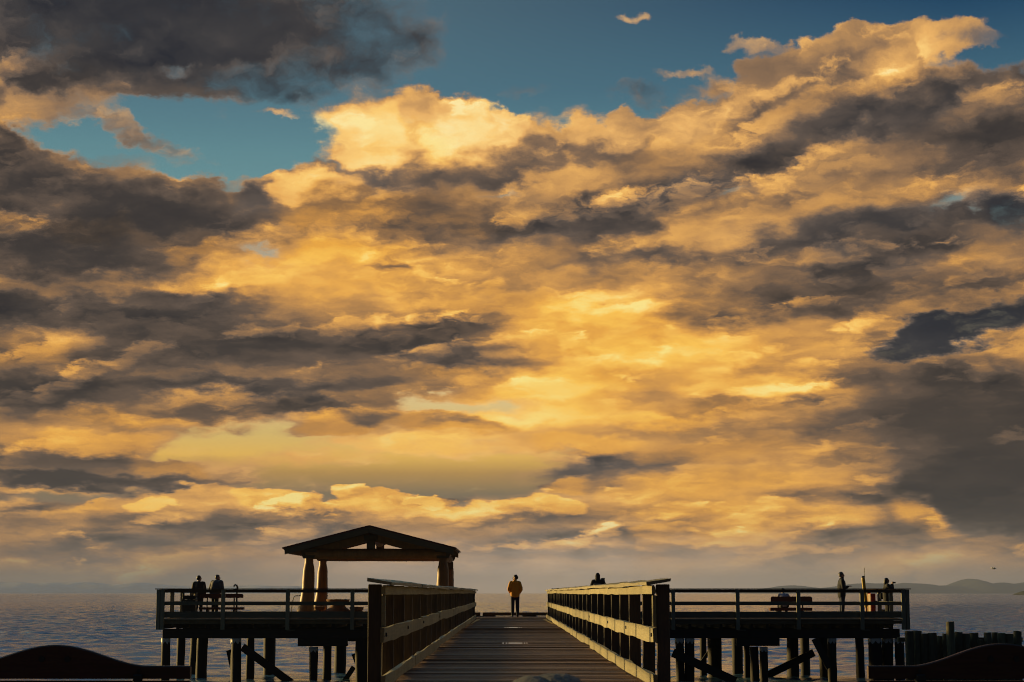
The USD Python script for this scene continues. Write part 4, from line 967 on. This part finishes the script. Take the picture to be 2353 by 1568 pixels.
def person(label, X, D, H, facing, top, bottom, hair, shoes='shoe', head_turn=0.0, arms=None, bulk=1.0, hem=0.84, hood=False, long_hair=False, sit=None, lean=0.0, extra=None, collar=False, group=None):
    """facing: degrees the body is turned from looking out to sea (+y) towards the right (+x). arms: ((elbow), (wrist)) for left and right in the body's own frame (x right, y forward)."""
    s = H / 1.75
    J = lambda x, y, z: np.array([x, y, z], float)
    base = 0.0
    if sit is None:
        hip_z, knee, ank = 0.92, [J(-.10, .01, .49), J(.10, .02, .49)], [J(-.11, -.02, .085), J(.11, -.01, .085)]
        hips = [J(-.09, 0, .90), J(.09, 0, .90)]; up = 0.0
    else:
        up = sit - 0.83          # the seat's height against a standing hip
        hips = [J(-.10, 0, .90 + up), J(.10, 0, .90 + up)]
        knee = [J(-.13, .42, .88 + up), J(.13, .42, .88 + up)]; ank = [J(-.13, .44, .09), J(.13, .44, .09)]
    def T(p):                     # torso joints lean forward about the hips
        p = J(*p); p[2] += up
        c, sn = math.cos(lean), math.sin(lean); dz = p[2] - .92 - up
        return J(p[0], p[1] + sn * dz, .92 + up + c * dz)
    def turn(p, c, a):
        d = p - c; ca, sa = math.cos(a), math.sin(a)
        return J(c[0] + d[0] * ca + d[1] * sa, c[1] - d[0] * sa + d[1] * ca, p[2])
    a_ = math.radians(head_turn)
    hc = T((0, .02, 1.635))
    def hd(x, y, z): return turn(J(hc[0] + x, hc[1] + y, hc[2] + z), hc, a_)
    wide = bulk ** 0.75
    shoulder = [T((-.185 * wide, 0, 1.42)), T((.185 * wide, 0, 1.42))]
    arms = arms or (((-.25, -.02, 1.14), (-.22, .12, .93)), ((.25, -.02, 1.14), (.22, .12, .93)))
    el = [T((a[0][0] * wide, a[0][1], a[0][2])) for a in arms]; wr = [T((a[1][0] * (wide if bulk > 1.2 else 1), a[1][1], a[1][2])) for a in arms]
    skin = []
    skin += [ellipsoid(hd(0, -.01, .02), (.076, .095, .10)), bone(hd(0, .035, -.05), hd(0, .055, -.085), .055, .038), bone(hd(0, .085, .0), hd(0, .105, -.03), .012, .017)]
    skin += [ellipsoid(hd(sx * .078, -.01, -.01), (.014, .024, .034)) for sx in (-1, 1)]
    skin += [bone(hd(-.03, .078, -.062), hd(.03, .078, -.062), .011, .011), bone(hd(-.045, .07, .022), hd(.045, .07, .022), .016, .016)]
    skin += [bone(T((0, -.015, 1.44)), hd(0, -.015, -.06), .062, .055)]
    skin += chain([T((0, 0, .96)), T((0, .0, 1.12)), T((0, .01, 1.30)), T((0, -.01, 1.43))], [.13, .125, .14, .09])
    for k in (0, 1):
        sg = -1 if k == 0 else 1
        skin += [bone(T((0, 0, 1.40)), shoulder[k], .08, .055)] + chain([shoulder[k], el[k], wr[k]], [.052, .04, .028])
        skin += [bone(T((0, 0, .95)), hips[k], .11, .09)] + chain([hips[k], knee[k], ank[k]], [.085, .058, .04])
        skin += [bone(ank[k], ank[k] + J(0, .13, -.045), .04, .032)]
        d = wr[k] - el[k]; d = d / np.linalg.norm(d)
        sd = np.cross(d, [0, 0, 1.0]); sd = sd / max(np.linalg.norm(sd), 1e-6); nn = np.cross(sd, d)
        palm = wr[k] + d * .075
        skin += [Manifold.batch_hull([ball(wr[k] + d * .02, .024), ball(palm + sd * .03, .014), ball(palm - sd * .03, .014)])]
        for q, (o, L) in enumerate(((-.033, .062), (-.011, .078), (.011, .074), (.032, .060))):
            r0 = palm + sd * o; r1 = r0 + d * L * .5 - nn * .012; r2 = r1 + d * L * .38 - nn * .03
            skin += chain([r0, r1, r2], [.010, .009, .008])
        t0 = wr[k] + d * .03 - sd * sg * .026; t1 = t0 + d * .035 - sd * sg * .022 - nn * .01
        skin += chain([t0, t1, t1 + d * .03 - nn * .012], [.012, .010, .009])
    R = trimesh.transformations.rotation_matrix(-math.radians(facing), [0, 0, 1])
    x = xat(X, D)
    def place(m, bulkx=1.0):
        m = m.copy(); v = m.vertices * s
        if sit is not None: v = m.vertices * s; v[:, 2] += (1 - s) * 0.0
        m.vertices = v; m.apply_transform(R); m.apply_translation((x, D, base + 0.004)); return m
    t = Thing('person', label, 'person', (x, D, 0), group=group)
    t.part('body', place(blend(skin, 0.028, 6)), M['skin'], smooth=True)
    B = bulk
    jk = []
    jk += chain([T((0, 0, hem)), T((0, 0, .98)), T((0, 0, 1.15)), T((0, .01, 1.32)), T((0, -.01, 1.445))], [.155 * B, .165 * B, .17 * B, .165 * B, .10])
    for sx in (-1, 1):
        jk += [bone(T((sx * .07, 0, hem + .02)), T((sx * .085, 0, 1.30)), .125 * B, .12 * B)]
    for k in (0, 1):
        jk += [bone(T((0, -.01, 1.40)), shoulder[k], .10, .085 * B)] + chain([shoulder[k], el[k], wr[k] - (wr[k] - el[k]) * .06], [.082 * B, .068 * B, .05])
    if collar: jk += [bone(T((0, 0, 1.45)), T((0, .03, 1.52)), .085, .078)]
    if hood == 'down': jk += [Manifold.batch_hull([ball(T((-.07, -.09, 1.46)), .05), ball(T((.07, -.09, 1.46)), .05), ball(T((0, -.12, 1.39)), .05)]), bone(T((0, 0, 1.44)), T((0, -.03, 1.50)), .10, .085)]
    jm = blend(jk, 0.03, 8)
    cut = hem + up - (0.03 if sit is None else 0.08)
    jm.vertices[:, 2] = np.where(jm.vertices[:, 2] < cut, cut + 0.12 * (jm.vertices[:, 2] - cut), jm.vertices[:, 2])      # the hem hangs level
    jp = t.part('jacket', place(jm), M[top], smooth=60)
    tr_ = [bone(T((0, 0, .97)), h, .14 * B, .105) for h in hips]
    for k in (0, 1): tr_ += chain([hips[k], knee[k], ank[k] + J(0, 0, .01)], [.105, .078, .066])
    t.part('trousers', place(blend(tr_, 0.03, 8)), M[bottom], smooth=True)
    for k in (0, 1):
        so = [bone(ank[k] + J(0, -.03, -.04), ank[k] + J(0, .15, -.045), .048, .042), bone(ank[k] + J(0, -.01, -.01), ank[k] + J(0, .03, -.03), .05, .05)]
        t.part('shoe', place(blend(so, 0.02, 4)), M[shoes], smooth=True)
    if hood == 'up':
        hr = [ellipsoid(hd(0, -.025, .015), (.105, .118, .13)), bone(hd(0, -.03, -.05), T((0, -.03, 1.46)), .10, .12)]
        t.part('hood', place(blend(hr, 0.02, 6)), M[top], smooth=True)
    else:
        hr = [ellipsoid(hd(0, -.028, .045), (.094, .102, .092)), ellipsoid(hd(0, -.055, .0), (.088, .068, .088))]
        if long_hair: hr += chain([hd(0, -.06, .0), hd(0, -.075, -.10), hd(0, -.07, -.20)], [.085, .085, .06])
        t.part('hair', place(blend(hr, 0.02, 5)), M[hair], smooth=True)
    for sx in (-1, 1):
        e = trimesh.creation.icosphere(1, 0.011); e.apply_translation(hd(sx * .030, .078, .004)); t.part('eye', place(e), M['shoe'], smooth=True)
    if extra: extra(t, T, hd, place, jp, wr, el)
    return t

person('person in a yellow jacket and dark jeans standing at the far edge of the deck', 1183.5, 78.6, 1.755, 0, 'jacket_yellow', 'denim', 'hair_dark', head_turn=-70, hood='down', hem=0.85, bulk=0.98,
       arms=(((-.275, -.05, 1.15), (-.19, .10, .98)), ((.275, -.05, 1.15), (.19, .10, .98))))
def stripes(t, T, hd, place, jp, wr, el):
    for sx in (-1, 1):
        t.part('sleeve_stripe', place(blend(chain([T((sx * .235, -.05, 1.40)), T((sx * .262, -.08, 1.22))], [.03, .028]), 0.02, 2)), M['tan_cloth'], smooth=True, under=jp)
person('person in a dark jacket with pale sleeve stripes, left of the standing couple', 457, 77.4, 1.715, 12, 'dark_cloth', 'black_cloth', 'hair_dark', head_turn=35, hem=0.70, bulk=1.12, extra=stripes)
person('bulky person in a grey jacket turned to the right, right of the standing couple', 494, 77.5, 1.76, 40, 'grey_cloth', 'black_cloth', 'hair_grey', head_turn=45, hem=0.80, bulk=1.45, lean=0.18, collar=True,
       arms=(((-.27, .02, 1.15), (-.14, .22, 1.05)), ((.27, .02, 1.15), (.14, .22, 1.05))))
def pack(t, T, hd, place, jp, wr, el):
    m = blend([Manifold.batch_hull([ball(T((a, -.20, z)), .06) for a in (-.12, .12) for z in (1.0, 1.28)])], 0.03, 3)
    t.part('backpack', place(m), M['grey_cloth'], smooth=True)
    b = trimesh.creation.box((0.16, 0.02, 0.24)); b.apply_translation(wr[1] + np.array([-.04, .06, .04])); t.part('tablet', place(b), M['black_cloth'])
person('person in a black hood with a grey backpack behind the right walkway railing', 1374, 78.4, 1.82, 8, 'black_cloth', 'black_cloth', 'hair_dark', hood='up', head_turn=20, hem=0.72, bulk=1.05, extra=pack,
       arms=(((-.27, -.02, 1.15), (-.10, .20, 1.20)), ((.30, .05, 1.22), (.22, .24, 1.40))))
person('person in a pale jacket hunched on the right-hand pier bench, seen from behind', 1802, 75.62, 1.68, 0, 'white_cloth', 'black_cloth', 'hair_dark', head_turn=-10, sit=0.43, lean=0.58, hem=0.93, bulk=1.0,
       arms=(((-.25, .14, 1.16), (-.12, .36, 1.02)), ((.25, .14, 1.16), (.12, .36, 1.02))))
person('tall man in a dark jacket facing right with his hands held out', 1934, 76.0, 1.84, 88, 'blue_cloth', 'denim', 'hair_grey', head_turn=0, hem=0.80, bulk=1.0, collar=True,
       arms=(((-.24, .02, 1.12), (-.10, .26, 1.20)), ((.24, .02, 1.12), (.10, .26, 1.20))))
def camera_in_hand(t, T, hd, place, jp, wr, el):
    c = (wr[0] + wr[1]) / 2 + np.array([0, .03, .05])
    b = trimesh.creation.box((0.13, 0.06, 0.085)); b.apply_translation(c); cp = t.part('camera_body', place(b), M['iron'])
    l = trimesh.creation.cylinder(0.033, 0.09, sections=16); l.apply_transform(trimesh.transformations.rotation_matrix(math.pi / 2, [1, 0, 0])); l.apply_translation(c + np.array([0, .075, 0]))
    t.part('lens', place(l), M['iron'], smooth=40, under=cp)
    m = blend([Manifold.batch_hull([ball(T((-.27, -.10 + a, z)), .05) for a in (-.10, .10) for z in (.86, 1.04)])], 0.03, 3)
    bp = t.part('shoulder_bag', place(m), M['black_cloth'], smooth=True)
person('woman in a long dark coat raising a camera to her face at the pier end', 2038, 76.0, 1.60, 85, 'black_cloth', 'black_cloth', 'hair_dark', long_hair=True, hem=0.74, bulk=1.15, extra=camera_in_hand,
       arms=(((-.22, .18, 1.24), (-.06, .26, 1.50)), ((.22, .18, 1.24), (.06, .26, 1.50))))

# a gull far off over the water
gx, gz = at(2283, 1307.5, 150)
gl = Thing('gull', 'tiny gull flying low over the hills at the far right', 'gull', (gx, 150, gz))
gl.part('body', blend([bone((gx - .16, 150, gz), (gx + .10, 150, gz + .01), .02, .05), ball((gx + .18, 150, gz + .03), .04)], 0.03, 3), M['gull'], smooth=True)
for sy in (-1, 1):
    gl.part('wing', hull([(gx - .05, 150 + sy * .03, gz + .02), (gx + .09, 150 + sy * .03, gz + .02), (gx + .05, 150 + sy * .35, gz + .13), (gx - .06, 150 + sy * .35, gz + .12), (gx - .10, 150 + sy * .62, gz + .07), (gx + .0, 150 + sy * .03, gz + .035)]), M['gull'])

# ------------------------------------------------------------------ evening haze over the sea
hz_ = Graph()
hz_v = hz_('principled_volume', color=(0.38, 0.45, 0.70), density=HAZE, anisotropy=0.0) + '.volume'
haze_mat = hz_.build('/World/Looks/haze_air', volume=hz_v)
hb = trimesh.creation.box((26000, 19000, 165)); hb.apply_translation((0, 9000, 165 / 2 - 7.0))
single('haze', hb, haze_mat, kind='stuff')
